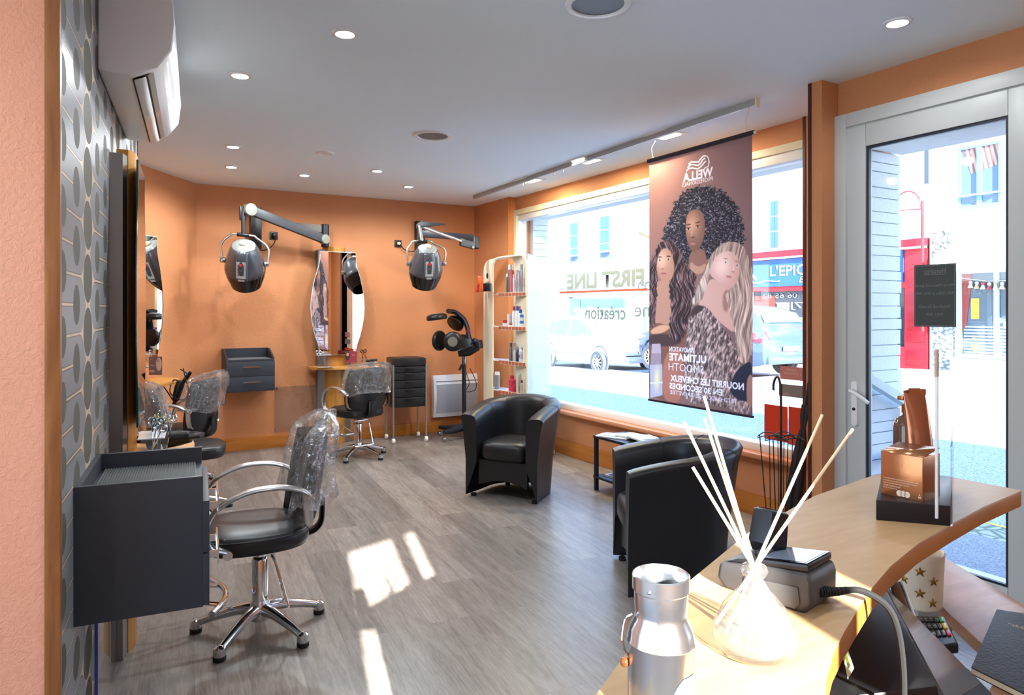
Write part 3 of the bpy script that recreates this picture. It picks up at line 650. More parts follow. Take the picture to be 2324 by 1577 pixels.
# ---- low magazine table
t=thing('magazine_table','low black table with magazines between the armchair and the shop window','side table',(0,0,0))
c0,c1,c2,c3=Vector((3.50,4.74,0)),Vector((3.86,4.74,0)),Vector((3.86,4.08,0)),Vector((3.50,4.08,0))
MB().flat((c0,c1,c2,c3),.433,.455).build('table_top','blacksat',t,bevel=.003)
MB().flat((c0,c1,c2,c3),.10,.12).build('lower_shelf','blacksat',t,bevel=.003)
for c_ in ((3.52,4.72),(3.84,4.72),(3.84,4.10),(3.52,4.10)): MB().box(c_[0]-.014,c_[0]+.014,c_[1]-.014,c_[1]+.014,0,.455).build('leg','blacksat',t)
mg=[(3.62,4.58,.4555,25,'open glossy magazine at the far end of the table top',.21,(232,238,240)),(3.70,4.43,.469,8,'glossy magazine with black edge fanned in the middle of the table',.21,(210,226,232)),
    (3.66,4.25,.4825,-12,'pale magazine nearest the armchair on the low table',.21,(236,240,243)),(3.67,4.56,.1205,5,'dark blue magazine on the lower shelf of the low table',.21,(60,80,150))]
for i,(x,y,z,a,l,s_,c_) in enumerate(mg):
    t=thing('magazine',l,'magazine',(x,y,z),R(a),'magazines on the low table')
    MB().box(-.10,.10,-.14,.14,0,.008).build('pages','whitegloss',t)
    cv=MB(); cv.grid([[Vector((x_,y_,.0085+.004*math.sin((x_+.1)*16+i))) for x_ in [-.103+.206*k/8 for k in range(9)]] for y_ in (-.143,.143)]); cv.build('cover',mcol('magcover%d'%i,c_,.12),t,solid=.001)
    MB().box(-.07,.05,-.05,.10,.0135,.0138).build('cover_picture',mcol('magpic%d'%i,[(150,180,190),(120,150,170),(170,190,200),(90,100,160)][i],.12),t)
# ---- umbrella stand and umbrella
t=thing('umbrella_stand','black wire umbrella stand with hooked central rod beside the entrance pier','umbrella stand',(3.66,2.98,0))
top=.70
MB().tube(curve([(0,0,.02),(0,0,.5),(0,0,.98),(0,.004,1.03),(.01,.03,1.075),(.02,.06,1.06),(.022,.075,1.02),(.022,.075,.985)],5),.0075,8).build('hooked_rod','blacksat',t)
for k in range(4):
    a=R(90*k+20); c=Vector((.075*math.cos(a),.075*math.sin(a),top))
    rg=MB().tube([c+Vector((.068*math.cos(i*math.pi/10),.068*math.sin(i*math.pi/10),.012*math.sin(i*math.pi/5))) for i in range(20)],.0035,6,closed=True).build('ring','blacksat',t)
    MB().tube([(.135*math.cos(a),.135*math.sin(a),top),(.075*math.cos(a),.075*math.sin(a),.03)],.0035,6).build('wire_leg','blacksat',t)
    MB().tube([(.07*math.cos(a+.6),.07*math.sin(a+.6),top),(.06*math.cos(a+.5),.06*math.sin(a+.5),.03)],.003,6).build('wire_leg','blacksat',t)
MB().lathe([(.10,0),(.11,.01),(.11,.03),(.10,.035),(1e-5,.03)],n=28).build('drip_tray','blacksat',t)
t=thing('umbrella','furled black umbrella leaning in the wire stand','umbrella',(3.66,2.98,0))
p0,p1=Vector((.03,-.03,.04)),Vector((.16,-.06,.90))
b=MB(); n=20; L=12
rows=[]
for i in range(L+1):
    f_=i/L; c=p0.lerp(p1,f_); r_=.012+.026*math.sin(math.pi*min(1,f_*1.15+.05))**.7 if f_<.9 else .02
    rows.append([c+Vector((math.cos(2*math.pi*k/n),math.sin(2*math.pi*k/n),0))*(r_*(1+.16*(k%3))) for k in range(n)])
b.grid(rows,True); b.build('canopy',mcol('umbrella cloth',(18,19,26),.55),t,ang=50)
MB().cyl(p1-(p1-p0)*.02,p1+(p1-p0).normalized()*.14,.012,.009,n=14).build('handle','rubber',t)
MB().cyl(p0-(p1-p0).normalized()*.03,p0+(p1-p0)*.05,.004,n=8).build('tip','chrome',t)
# ================================================================ hood dryers on wall arms
def basis(ax,front):
    z=Vector(ax).normalized(); f=Vector(front); y=-(f-z*f.dot(z)).normalized(); x=y.cross(z).normalized()
    return Matrix((x,y,z)).transposed().to_4x4()
def hood(label,c,ax,front,k,arm,second):
    """c: middle of the hood; ax points to its crown; front to its control panel"""
    t=thing('hood_dryer',label,'hood dryer',(0,0,0)); B=Matrix.Translation(c)@basis(ax,front)@Matrix.Scale(k,4)
    def put(b,*a,**q): return b.xf(B).build(*a,**q)
    hd=put(MB().lathe([(.196,-.075),(.2,-.06),(.198,-.03),(.190,.01),(.168,.09),(.142,.165),(.118,.215),(.112,.222)],n=48),'hood_shell',mcol('hood grey',(84,86,92),.2,.35,coat=.4),t,ang=50)
    put(MB().lathe([(.112,.222),(.10,.232),(.07,.240),(.062,.243),(1e-5,.243)],n=40),'crown_cap',mcol('crown silver',(158,164,162),.25,.4),hd,ang=60)
    put(MB().lathe([(.036,.242),(.038,.25),(.034,.262),(.02,.264),(.018,.272),(1e-5,.273)],n=28),'crown_knob','cream',hd,ang=50)
    pr_=[]
    for i in range(6):
        z=-.075-.030*i; r_=.197-.0052*i**1.35; pr_+=[(r_,z),(r_-.002,z-.026),(r_-.008,z-.030)]
    pr_+=[(.150,-.262),(.14,-.255),(.15,-.1),(.12,.1),(1e-5,.15)]
    put(MB().lathe(pr_,n=48),'visor',mcol('visor black',(12,12,14),.07,coat=.5),t,ang=30)
    # control strip down the front
    def fp(x_,z,o=.0):
        prf=[(-.075,.198),(-.03,.2),(.01,.190),(.09,.168),(.165,.142),(.215,.118),(.24,.08)]
        r_=np.interp(z,[q[0] for q in prf],[q[1] for q in prf]); return Vector((x_,-math.sqrt(max(r_*r_-x_*x_,0))-o,z))
    st=put(MB().grid([[fp(x_,z,.006) for x_ in (-.062,-.035,0,.035,.062)] for z in (-.075,-.05,0,.05,.1,.15,.2,.222)]),'control_strip',mcol('strip grey',(92,98,106),.22,.4),hd,ang=60,solid=-.006)
    put(MB().add([fp(-.045,-.035,.012),fp(.045,-.035,.012),fp(.045,.135,.012),fp(-.045,.135,.012)],[(0,1,2,3)]),'control_panel',mcol('panel grey',(188,190,190),.4),hd)
    put(MB().add([fp(-.013,.098,.014),fp(.009,.098,.014),fp(.009,.118,.014),fp(-.013,.118,.014)],[(0,1,2,3)]),'led_display','redled',hd)
    for r_,cols in ((.100,(-.026,.026)),(.078,(-.026,.026)),(.054,(-.027,-.009,.009,.027)),(.028,(-.026,.026)),(.004,(-.026,.026))):
        for x_ in cols: put(MB().add([fp(x_-.006,r_-.006,.0145),fp(x_+.006,r_-.006,.0145),fp(x_+.006,r_+.006,.0145),fp(x_-.006,r_+.006,.0145)],[(0,1,2,3)]),'button','grey',hd)
    put(MB().add([fp(-.03,-.072,.010),fp(.03,-.072,.010),fp(.03,-.046,.010),fp(-.03,-.046,.010)],[(0,1,2,3)]),'maker_plate',mcol('plate silver',(206,208,208),.35,.2),hd)
    # yoke
    top=Vector(B.inverted()@second) if False else None
    yk=[]
    pj=[B@Vector((sx*.215,0,.02)) for sx in (-1,1)]; hub=arm['hub']; up_=Vector((0,0,1)); rt_=(pj[1]-pj[0]).normalized()
    P=[pj[0],pj[0]+up_*.16*k-rt_*.01*k,pj[0]+up_*.20*k,hub-rt_*.13*k-up_*.02*k,hub-rt_*.09*k,hub+rt_*.09*k,hub+rt_*.13*k-up_*.02*k,pj[1]+up_*.22*k,pj[1]+up_*.16*k+rt_*.01*k,pj[1]]
    y_=MB().tube(curve([P[0],P[1],P[3],P[4],P[5],P[6],P[8],P[9]],6),.0105*k,12).build('yoke','alu',t)
    MB().cyl(hub-rt_*.06*k,hub+rt_*.06*k,.020*k,n=20).build('yoke_sleeve','black',y_,bevel=.003)
    for sx in (-1,1): put(MB().cyl((sx*.190,0,.02),(sx*.235,0,.02),.028,n=24),'pivot','chromesoft',hd,bevel=.004)
    return t
def P3(x,y,t_): return at(x,y,t_)
# left dryer
hub=P3(552,533,6.95); t1=hood('large grey hood dryer on a folding wall arm, left of the two',P3(556,598,6.95),RT*.20-FW*.70+Vector((0,0,.85)),-FW*.95+RT*.15-Vector((0,0,.35)),.98,{'hub':hub},None)
def wall_arm_a(t):
    wb=atY(576,520,7.93)
    MB().box(wb.x-.05,wb.x+.06,7.80,7.93,wb.z-.22,wb.z+.22).build('wall_bracket','black',t,bevel=.008)
    el=P3(738,520,7.75); e2=P3(735,543,7.62); e1=P3(566,476,7.0); w0_=P3(590,506,7.85)
    MB().bar(w0_,el,.06,.085).build('rear_arm',mcol('arm grey',(140,138,130),.45),t,bevel=.012)
    MB().bar(w0_-Vector((.03,0,0)),w0_+Vector((.05,0,0)),.075,.10).build('arm_joint','black',t,bevel=.02)
    MB().cyl(el-Vector((0,0,.20)),el+Vector((0,0,.055)),.042,n=24).build('elbow','blacksat',t,bevel=.01)
    MB().bar(e2,e1,.06,.095).build('front_arm',mcol('arm charcoal',(52,54,58),.45),t,bevel=.014)
    nrm=(Vector((0,0,1)).cross(e1-e2)).normalized(); nrm=nrm if nrm.dot(FW)<0 else -nrm
    for c,r_ in ((e1,.062),(e2,.050)):
        j=MB().cyl(c-nrm*.04,c+nrm*.045,r_,n=36).build('joint_cap',mcol('joint grey',(128,128,118),.4),t,bevel=.004)
    MB().cyl(P3(552,480,6.97),hub,.020,n=20).build('drop_tube','black',t)
    MB().box(-.03,.03,-.03,.03,-.07,.07).xf(Matrix.Translation(P3(551,484,6.98))).build('drop_housing','black',t,bevel=.008)
wall_arm_a(t1)
hub=P3(958,548,7.25); t2=hood('smaller grey hood dryer on a slim wall arm, right of the two',P3(967,602,7.25),RT*.16-FW*.55+Vector((0,0,.9)),-FW*.9+RT*.32-Vector((0,0,.35)),.88,{'hub':hub},None)
def wall_arm_b(t):
    wb=atY(946,540,7.93)
    MB().prism([(-.055,-.22),(.055,-.22),(.055,.20),(-.055,.20)],7.85,7.93,lambda p_,a_:(wb.x+.02+p_[0],a_,wb.z+p_[1])).build('wall_bracket','black',t,bevel=.01)
    el=P3(1078,543,7.85); w0_=P3(950,530,7.85); e2=P3(1076,558,7.75); e1=P3(950,508,7.3)
    MB().bar(w0_,P3(1076,540,7.85),.05,.075).build('rear_arm',mcol('arm navy',(40,42,50),.35),t,bevel=.012)
    MB().cyl(P3(1080,537,7.85),P3(1080,564,7.82),.038,n=24).build('elbow','blacksat',t,bevel=.01)
    MB().bar(e2,P3(1044,549,7.62),.05,.085).build('arm_shroud',mcol('arm charcoal'if 0 else 'shroud grey',(62,64,66),.4),t,bevel=.02)
    MB().cyl(P3(1050,548,7.64),P3(956,514,7.3),.019,n=20).build('front_arm','chrome',t)
    MB().prism([(0,0),(.0,-.05),(.06,-.03),(.30,.0),(.30,.012),(.05,.035)],-.02,.02,lambda p_,a_:tuple(P3(945,510,7.3)+RT*p_[0]+Vector((0,0,p_[1]))+FW*a_)).build('arm_cover','arm charcoal',t,bevel=.006)
    MB().cyl(P3(952,512,7.28),hub,.018,n=18).build('drop_tube','silver',t)
    MB().cyl(P3(1074,561,7.7),P3(1074,561,7.68),.014,n=18).build('joint_screw','greylight',t)
wall_arm_b(t2)
# ================================================================ infrared processor on a rolling stand
t=thing('hair_processor','black five-pod hair processor on a rolling stand in the back corner','hair processor',(0,0,0))
px_=Vector((3.60,7.40,0)); TT=8.1
MB().cyl(px_+Vector((0,0,.10)),px_+Vector((0,0,.88)),.025,n=20).build('pole','blacksat',t)
MB().cyl(px_+Vector((0,0,.86)),px_+Vector((0,0,1.02)),.029,n=20).build('pole_sleeve','silver',t)
for k in range(5):
    a=R(200+72*k); e=px_+Vector((math.cos(a)*.33,math.sin(a)*.33,.085)); l=MB().tube([px_+Vector((0,0,.13)),px_.lerp(e,.5)+Vector((0,0,.065)),e+Vector((0,0,.02))],[.045,.035,.022],10).build('base_leg','blacksat',t)
    MB().cyl(e+Vector((-.014,0,-.055)),e+Vector((.014,0,-.055)),.030,n=18).build('caster','chromesoft',l)
hb=P3(1078,785,TT+.02)
MB().tube([P3(1040,800,TT),P3(1062,796,TT),P3(1078,786,TT),P3(1084,770,TT)],[.05,.065,.07,.05],14).build('body_shell','black',t,ang=60)
MB().bar(P3(1072,784,TT),P3(1092,780,TT-.05),.10,.10).build('control_box','black',t,bevel=.015)
MB().tube(curve([P3(1018,706,TT-.1),P3(1034,709,TT-.05),P3(1052,724,TT),P3(1061,745,TT),P3(1064,764,TT),P3(1072,780,TT)],6),1,12,ell=(tuple(FW),.065,.028)).build('upper_arm','black',t,ang=60)
MB().box(-.02,.02,-.02,.02,-.015,.015).xf(Matrix.Translation(P3(1063,752,TT-.08))).build('indicator',mcol('magenta indicator',(110,20,60),.3),t,bevel=.004)
def pod(c,nrm,r_=.115,disc=False,back=False):
    Bm=Matrix.Translation(c)@(Vector(nrm).to_track_quat('Z','Y').to_matrix().to_4x4())
    p=MB().lathe([(1e-5,-.03),(r_*.6,-.03),(r_*.9,-.018),(r_,.0),(r_,.03),(r_*.96,.036)],n=36).xf(Bm).build('pod','black',t,ang=50)
    MB().lathe([(r_*.96,.036),(r_*.88,.034),(r_*.86,.022),(r_*.5,.018),(r_*.48,.026),(r_*.42,.026),(r_*.4,.018),(1e-5,.018)],n=36).xf(Bm).build('heater_ring',mcol('heater mirror',(150,150,150),.2,.9),p,ang=30)
    if disc: MB().lathe([(1e-5,-.034),(r_*.5,-.033),(r_*.5,-.02)],n=30).xf(Bm).build('back_badge',mcol('badge grey',(118,118,112),.5,.3),p)
pod(P3(991,718,TT-.15),-Vector((0,0,1))+RT*.12+FW*.05,.118,True); pod(P3(1035,732,TT+.05),-Vector((0,0,.6))-RT*.5-FW*.6,.105)
pod(P3(995,773,TT-.1),RT*1.0-FW*.55,.115); pod(P3(1028,775,TT-.22),FW*1.0+RT*.05,.112,True); pod(P3(1054,780,TT+.1),-FW*.7-RT*.6,.11)
MB().bar(P3(1040,776,TT-.2),P3(1068,778,TT-.1),.03,.10).build('lower_arm','black',t,bevel=.012)
MB().tube(curve([P3(1056,805,TT),P3(1050,830,TT-.05),P3(1046,836,TT-.08),P3(1054,822,TT-.06),P3(1058,845,TT-.05),P3(1065,870,TT-.04),P3(1057,888,TT-.05),P3(1078,885,TT),P3(1080,865,TT),P3(1066,835,TT)],5),.0045,6).build('coiled_cord','black',t)
MB().cyl(P3(1043,840,TT-.08),P3(1048,826,TT-.08),.016,.009,n=12).build('cord_plug','black',t)
# ================================================================ product display stand
t=thing('product_display','tall ivory arched product display stand with shelves by the window','display stand',(0,0,0))
A=Vector((3.66,7.025,0)); B_=Vector((3.575,6.655,0)); C_=Vector((3.618,5.995,0)); E_=Vector((3.93,6.05,0)); G=A+(C_-B_)
def arch(o0,o1,inset):
    pts=[]; H_=2.06; rr=.13
    L=(C_-B_).length
    for z in (.08,.6,1.2,H_-rr): pts.append((inset,z))
    for i in range(1,7): a=math.pi/2*i/6; pts.append((inset+(rr-inset)*(1-math.cos(a)),H_-rr+(rr-inset)*math.sin(a)))
    for i in range(6,0,-1): a=math.pi/2*i/6; pts.append((L-inset-(rr-inset)*(1-math.cos(a)),H_-rr+(rr-inset)*math.sin(a)))
    for z in (H_-rr,1.2,.6,.08): pts.append((L-inset,z))
    return pts
dL=(C_-B_).normalized(); dB=(A-B_)
out,inn=arch(0,0,0),arch(0,0,.012)
b=MB(); P0=[B_+dL*q[0]+Vector((0,0,q[1])) for q in out]; P1=[p+dB for p in P0]; Q0=[B_+dL*q[0]+Vector((0,0,q[1])) for q in inn]; Q1=[p+dB for p in Q0]
b.grid([P0,P1,Q1,Q0,P0]); b.build('arched_band','ivory',t,ang=40)
MB().tube([p.lerp(q,.5) for p,q in zip(P0,Q0)],.011,8).build('front_edge_trim','cream',t)
MB().slab([B_+Vector((-.02,0,.06)),C_+Vector((0,-.03,.06)),E_+Vector((.03,-.03,.06)),G+Vector((.2,.0,.06)),A+Vector((.0,0,.06))],-.035).build('base_board','ivory',t,bevel=.004)
fp_=MB().slab([C_+Vector((0,0,.07)),E_+Vector((0,0,.07)),E_+Vector((0,0,2.0)),C_+Vector((0,0,2.06))],.008).build('frosted_side',M['frost'],t)
for c_ in (B_,C_,E_,A): MB().cyl((c_.x+.02,c_.y-.008,.02),(c_.x+.02,c_.y+.012,.02),.02,n=16).build('caster','grey',t)
SH=[(.647,4),(.965,3),(1.325,2),(1.675,1)]
cg=Vector((3.93,6.45,0))
for z,_ in SH:
    s_=MB().slab([B_+dL*.012+Vector((0,0,z)),C_-dL*.012+Vector((0,0,z)),E_+Vector((0,.02,z)),G+Vector((.16,0,z)),A+dL*.012+Vector((0,0,z))],-.010).build('shelf',M['whitegloss'],t)
    rl=MB().slab([B_+dL*.14+Vector((-.004,0,z-.035)),C_-dL*.012+Vector((-.004,0,z-.035)),C_-dL*.012+Vector((-.004,0,z+.006)),B_+dL*.14+Vector((-.004,0,z+.006))],.004).build('price_rail','ivory',s_)
    L=(C_-B_).length-.16
    for k in range(8): 
        o0=B_+dL*(.145+L*k/8); o1=B_+dL*(.145+L*(k+.82)/8); MB().slab([o0+Vector((-.009,0,z-.030)),o1+Vector((-.009,0,z-.030)),o1+Vector((-.009,0,z+.001)),o0+Vector((-.009,0,z+.001))],.002).build('price_ticket',mcol('terracotta ticket',(186,100,78),.5),rl)
lp=A.lerp(B_,.5)+Vector((0,0,1.80)); nb=Vector((0,0,1)).cross(dB).normalized(); nb=nb if nb.dot(FW)<0 else -nb
off=nb*.006
text('display_logo','Schwarzkopf',t,lp+off+Vector((0,0,.0)),-dB.normalized() if dB.dot(RT)<0 else dB,(0,0,1),.20,'rubber',height=.035)
MB().lathe([(1e-5,-.03),(.006,-.03),(.012,.0),(.009,.02),(1e-5,.035)],n=12,M_=Matrix.Diagonal(Vector((1,1,1)))).xf(Matrix.Translation(lp+off+Vector((0,0,.075)))).build('display_logo','rubber',t)
# clear clip shelf with jars on the outer side
q0=P3(1078,668,7.95); cs=MB().slab([P3(1077,664,7.85),P3(1118,664,7.45),P3(1116,664,7.30),P3(1076,664,7.70)],.004).build('clip_shelf',M['perspex']); 
tag(cs,'small clear shelf clipped to the side of the product display','shelf')
ZS=cs.data.vertices[0].co.z+.004
def jar(label,p,r_,h,ma,capm,group,z=None):
    o=thing('jar',label,'jar',(p.x,p.y,(ZS if z is None else z)),0,group)
    MB().lathe([(r_*.95,0),(r_,.004),(r_,h*.7),(r_*.97,h*.72)],n=24).build('jar_body',ma,o); MB().lathe([(r_*1.04,h*.68),(r_*1.04,h*.97),(r_*.98,h)],n=24).build('lid',capm,o); return o
og=mcol('orange jar',(214,84,40),.3,0); p=P3(1083,660,7.76); jar('orange jar at the left end of the clip shelf',p,.028,.085,og,og,'orange jars on the clip shelf')
p2=P3(1096,660,7.62); jar('orange jar in the middle of the clip shelf, under the stacked one',p2,.028,.085,og,og,'orange jars on the clip shelf')
p3=p.lerp(p2,.5); jar('orange jar stacked on top of the two others on the clip shelf',p3,.030,.085,og,og,'orange jars on the clip shelf',ZS+.0855)
p4=P3(1106,658,7.47); o=jar('glossy black tub beside the orange jars on the clip shelf',p4,.046,.085,'black','black',None)
# products, shelf by shelf (fraction along the shelf from the left, depth into it)
def prod(kind,label,f_,dep,z,r_,h,body,cap,group,txt=None,tc=None):
    ox=r_+.004+.035*dep; f_=f_-ox*2.2; p=B_+dL*(.03+f_*((C_-B_).length-.04))+Vector((ox,0,0)); 
    o=thing(kind,label,{'aerosol_can':'can','bottle':'bottle','spray_bottle':'bottle','tube_box':'box','tub':'jar'}[kind],(p.x,p.y,z+.001),0,group)
    bm_=mcol('prod%02x%02x%02x'%body,body,.3) ; cm=mcol('prod%02x%02x%02x'%cap,cap,.3)
    if kind=='aerosol_can':
        MB().lathe([(r_*.96,0),(r_,.004),(r_,h*.80),(r_*.8,h*.83)],n=20).build('can_body',bm_,o); MB().lathe([(r_*.86,h*.82),(r_*.86,h*.98),(r_*.8,h)],n=20).build('cap',cm,o)
    elif kind=='bottle':
        MB().lathe([(r_*.95,0),(r_,.005),(r_,h*.72),(r_*.55,h*.80)],n=20).build('bottle_body',bm_,o); MB().lathe([(r_*.62,h*.79),(r_*.62,h)],n=20).build('cap',cm,o)
    elif kind=='spray_bottle':
        MB().lathe([(r_*.95,0),(r_,.005),(r_,h*.62),(r_*.45,h*.72),(r_*.4,h*.78)],n=20).build('bottle_body',bm_,o); MB().lathe([(r_*.5,h*.77),(r_*.5,h*.9),(r_*.3,h*.91),(r_*.3,h)],n=16).build('pump',cm,o)
    elif kind=='tub': MB().lathe([(r_*.97,0),(r_,.004),(r_,h*.55)],n=22).build('tub_body',bm_,o); MB().lathe([(r_*1.02,h*.54),(r_*1.02,h)],n=22).build('lid',cm,o)
    else:
        MB().box(-r_,r_,-r_,r_,0,h).build('carton',bm_,o,bevel=.0015); MB().box(-r_*1.002,r_*.5,-r_*1.01,-r_*.99,h*.1,h*.35).build('label_print',cm,o)
    if txt: text('lettering',txt,o,(-r_*1.015,-r_*.0,h*.45),(0,0,1),(0,1,0),h*.45,mcol('lettering%02x%02x%02x'%tc,tc,.4),height=r_*.9)
    return o
G1='hair sprays on the top shelf of the display'; z=1.675
gr=(120,118,122); lg=(176,176,182); rd=(206,60,56); wh=(234,234,234)
for a in [('aerosol_can','slim grey can with white cap, leftmost on the top shelf',.42,.7,.018,.205,(104,98,98),wh,None,None),
 ('aerosol_can','tall grey can with white cap behind the red can on the top shelf',.50,1,.027,.30,(110,104,104),wh,None,None),
 ('aerosol_can','salmon red can on the top shelf',.56,.4,.025,.235,(216,112,104),(216,96,90),None,None),
 ('aerosol_can','short white can with pale pink cap right of the red can',.63,.3,.016,.19,(222,214,214),(236,190,186),None,None),
 ('aerosol_can','light grey can with small red lettering, middle of the top shelf',.70,.5,.022,.235,lg,(200,200,204),'OSIS+',rd),
 ('aerosol_can','thin light grey can with dark red lettering beside the tall lettered can',.775,.2,.018,.21,(190,188,192),(190,190,194),'OSIS+',(150,40,50)),
 ('aerosol_can','tallest grey can with large red lettering on the top shelf',.87,.45,.030,.29,(150,150,156),(150,150,154),'OSIS+',rd),
 ('aerosol_can','grey can with large red lettering at the right end of the top shelf',.965,.25,.024,.25,(160,160,168),(168,168,172),'OSIS+',rd)]:
    prod(a[0],a[1],a[2],a[3],z,a[4],a[5],a[6],a[7],G1,a[8],a[9])
G2='white products on the second shelf'; z=1.325
for a in [('tub','low white tub with red lid at the left of the second shelf',.36,.3,.034,.065,wh,(214,60,70)),('tube_box','short white carton beside the red-lidded tub',.50,.8,.026,.13,(228,226,224),(214,210,208)),
 ('tub','small red-lidded tub at the front of the second shelf',.54,.05,.026,.03,wh,(206,50,62)),('bottle','white bottle with red cap, left of the blue-capped one',.62,.6,.021,.21,wh,(206,50,66)),
 ('bottle','white bottle with blue cap on the second shelf',.71,.6,.021,.21,wh,(40,120,200)),('bottle','white bottle with pinkish red cap behind the blue ones',.78,.9,.020,.21,wh,(220,90,104)),
 ('bottle','shorter white bottle with bright blue cap at the front of the second shelf',.80,.25,.022,.18,wh,(36,130,214)),('tub','white and blue tub stacked under another on the second shelf',.875,.1,.030,.062,wh,(60,130,200)),
 ('bottle','white bottle with red cap at the right end of the second shelf',.97,.4,.024,.215,wh,(206,50,66))]: prod(a[0],a[1],a[2],a[3],z,a[4],a[5],a[6],a[7],G2)
o=prod('tub','white and blue tub stacked on top of another on the second shelf',.875,.1,z+.0635,.030,.06,wh,(60,130,200),G2)
G3='grey and dark products on the third shelf'; z=.965
for a in [('bottle','taupe bottle, leftmost on the third shelf',.52,.5,.022,.19,(128,116,108),(110,100,96)),('bottle','taupe bottle with silver cap behind the clear sprays',.62,.9,.022,.19,(150,140,132),(160,156,152)),
 ('spray_bottle','pale spray bottle on the third shelf beside the navy one',.655,.4,.020,.165,(196,204,208),(190,190,196)),('spray_bottle','dark navy spray bottle in the middle of the third shelf',.735,.3,.020,.16,(34,36,60),(150,150,160)),
 ('spray_bottle','white spray bottle with purple X on the third shelf',.84,.25,.030,.18,(214,216,226),(210,210,220)),('bottle','dark bottle with pale cap behind the purple X bottle',.90,.9,.020,.2,(60,58,72),(206,200,200)),
 ('bottle','cream bottle with brown cap near the right end of the third shelf',.945,.6,.020,.19,(226,222,212),(150,120,110)),('bottle','cream bottle with green cap at the right end of the third shelf',.99,.4,.020,.19,(226,224,214),(30,110,90))]:
    o=prod(a[0],a[1],a[2],a[3],z,a[4],a[5],a[6],a[7],G3)
    if 'purple' in a[1]: text('lettering','X',o,(-.0305,0,.06),(0,-1,0),(0,0,1),.04,mcol('purple print',(110,30,120),.4),bold=.04)
G4='care products on the bottom visible shelf'; z=.647
for a in [('aerosol_can','grey can with white cap standing alone at the left of the fourth shelf',.09,.2,.030,.185,(140,140,140),wh),('bottle','pink-red bottle with white label and red cap on the fourth shelf',.55,.5,.038,.165,(222,70,96),(206,60,84)),
 ('tub','crimson tub at the front of the fourth shelf',.66,.1,.032,.075,(196,40,70),(206,50,80)),('tube_box','tall pale carton between the crimson tub and the brown bottles',.77,.3,.024,.185,(208,204,192),(180,176,160)),
 ('bottle','clear bottle with turquoise cap behind the pale carton',.82,.9,.022,.195,(226,230,230),(110,196,206)),('bottle','cream bottle with dark brown cap on the fourth shelf',.86,.3,.022,.135,(206,190,160),(96,64,48)),
 ('tube_box','pale carton at the right end of the fourth shelf',.96,.2,.022,.165,(206,200,190),(176,120,80)),('bottle','bottle with pink cap behind the right-hand carton',.92,.9,.022,.185,(230,222,216),(226,120,150))]: prod(a[0],a[1],a[2],a[3],z,a[4],a[5],a[6],a[7],G4)
# ================================================================ hanging banner (printed cloth, seen from behind, so its writing reads backwards)
def homog(src,dst):
    A_=[];b=[]
    for (x,y),(u,v) in zip(src,dst):
        A_.append([x,y,1,0,0,0,-u*x,-u*y]); b.append(u); A_.append([0,0,0,x,y,1,-v*x,-v*y]); b.append(v)
    h=np.linalg.solve(np.array(A_,float),np.array(b,float)); return np.append(h,1).reshape(3,3)
HB=homog([(25,160),(570,25),(615,1535),(58,1450)],[(0,0),(1,0),(1,1),(0,1)]); HI=np.linalg.inv(HB)
def to_uv(x,y): q=HB@np.array([x,y,1]); return q[0]/q[2],q[1]/q[2]
BT0,BT1,BZ0,BZ1=Vector((3.5,4.035,0)),Vector((3.5,3.065,0)),2.60,.835
def bpos(u,v,o=0): p=BT0.lerp(BT1,u); return Vector((p.x-o,p.y,BZ0+(BZ1-BZ0)*v))
NX,NY=300,560
uu,vv_=np.meshgrid(np.linspace(0,1,NX),np.linspace(0,1,NY)); q=np.einsum('ij,jkl->ikl',HI,np.stack([uu,vv_,np.ones_like(uu)])); X_=q[0]/q[2]; Y_=q[1]/q[2]
rng=np.random.RandomState(4)
def vnoise(x,y,seed):
    g=np.random.RandomState(seed).rand(64,64); xi=np.floor(x).astype(int); yi=np.floor(y).astype(int); fx=x-xi; fy=y-yi; fx=fx*fx*(3-2*fx); fy=fy*fy*(3-2*fy)
    a=g[yi%64,xi%64]; b=g[yi%64,(xi+1)%64]; c=g[(yi+1)%64,xi%64]; d_=g[(yi+1)%64,(xi+1)%64]; return (a*(1-fx)+b*fx)*(1-fy)+(c*(1-fx)+d_*fx)*fy
def poly_sd(P,x,y):
    P=np.array(P,float); n=len(P); dmin=np.full(x.shape,1e9); ins=np.zeros(x.shape,bool)
    for i in range(n):
        a=P[i]; b=P[(i+1)%n]; e=b-a; wx=x-a[0]; wy=y-a[1]; t_=np.clip((wx*e[0]+wy*e[1])/(e@e+1e-9),0,1); dmin=np.minimum(dmin,np.hypot(wx-e[0]*t_,wy-e[1]*t_))
        c=((a[1]>y)!=(b[1]>y))&(x<(b[0]-a[0])*(y-a[1])/((b[1]-a[1])+1e-9)+a[0]); ins^=c
    return np.where(ins,dmin,-dmin)
def smooth_poly(P):
    P=np.array(P,float)
    for _ in range(2):
        Q=[]; 
        for i in range(len(P)): a=P[i]; b=P[(i+1)%len(P)]; Q+= [a*.75+b*.25,a*.25+b*.75]
        P=np.array(Q)
    return P
img=np.zeros(X_.shape+(3,)); 
def lay(mask,col):
    global img
    col=np.array(col,float); col=col if col.ndim==3 else np.broadcast_to(col,img.shape); img=img*(1-mask[...,None])+col*mask[...,None]
def soft(P,wd_=4,jag=0,js=14,seed=1,sm=True):
    P=smooth_poly(P) if sm else P; s_=poly_sd(P,X_,Y_)
    if jag: s_=s_+(vnoise(X_/js,Y_/js,seed)-.5)*2*jag+(vnoise(X_/js*2.7,Y_/js*2.7,seed+1)-.5)*jag
    return np.clip(s_/wd_+.5,0,1)
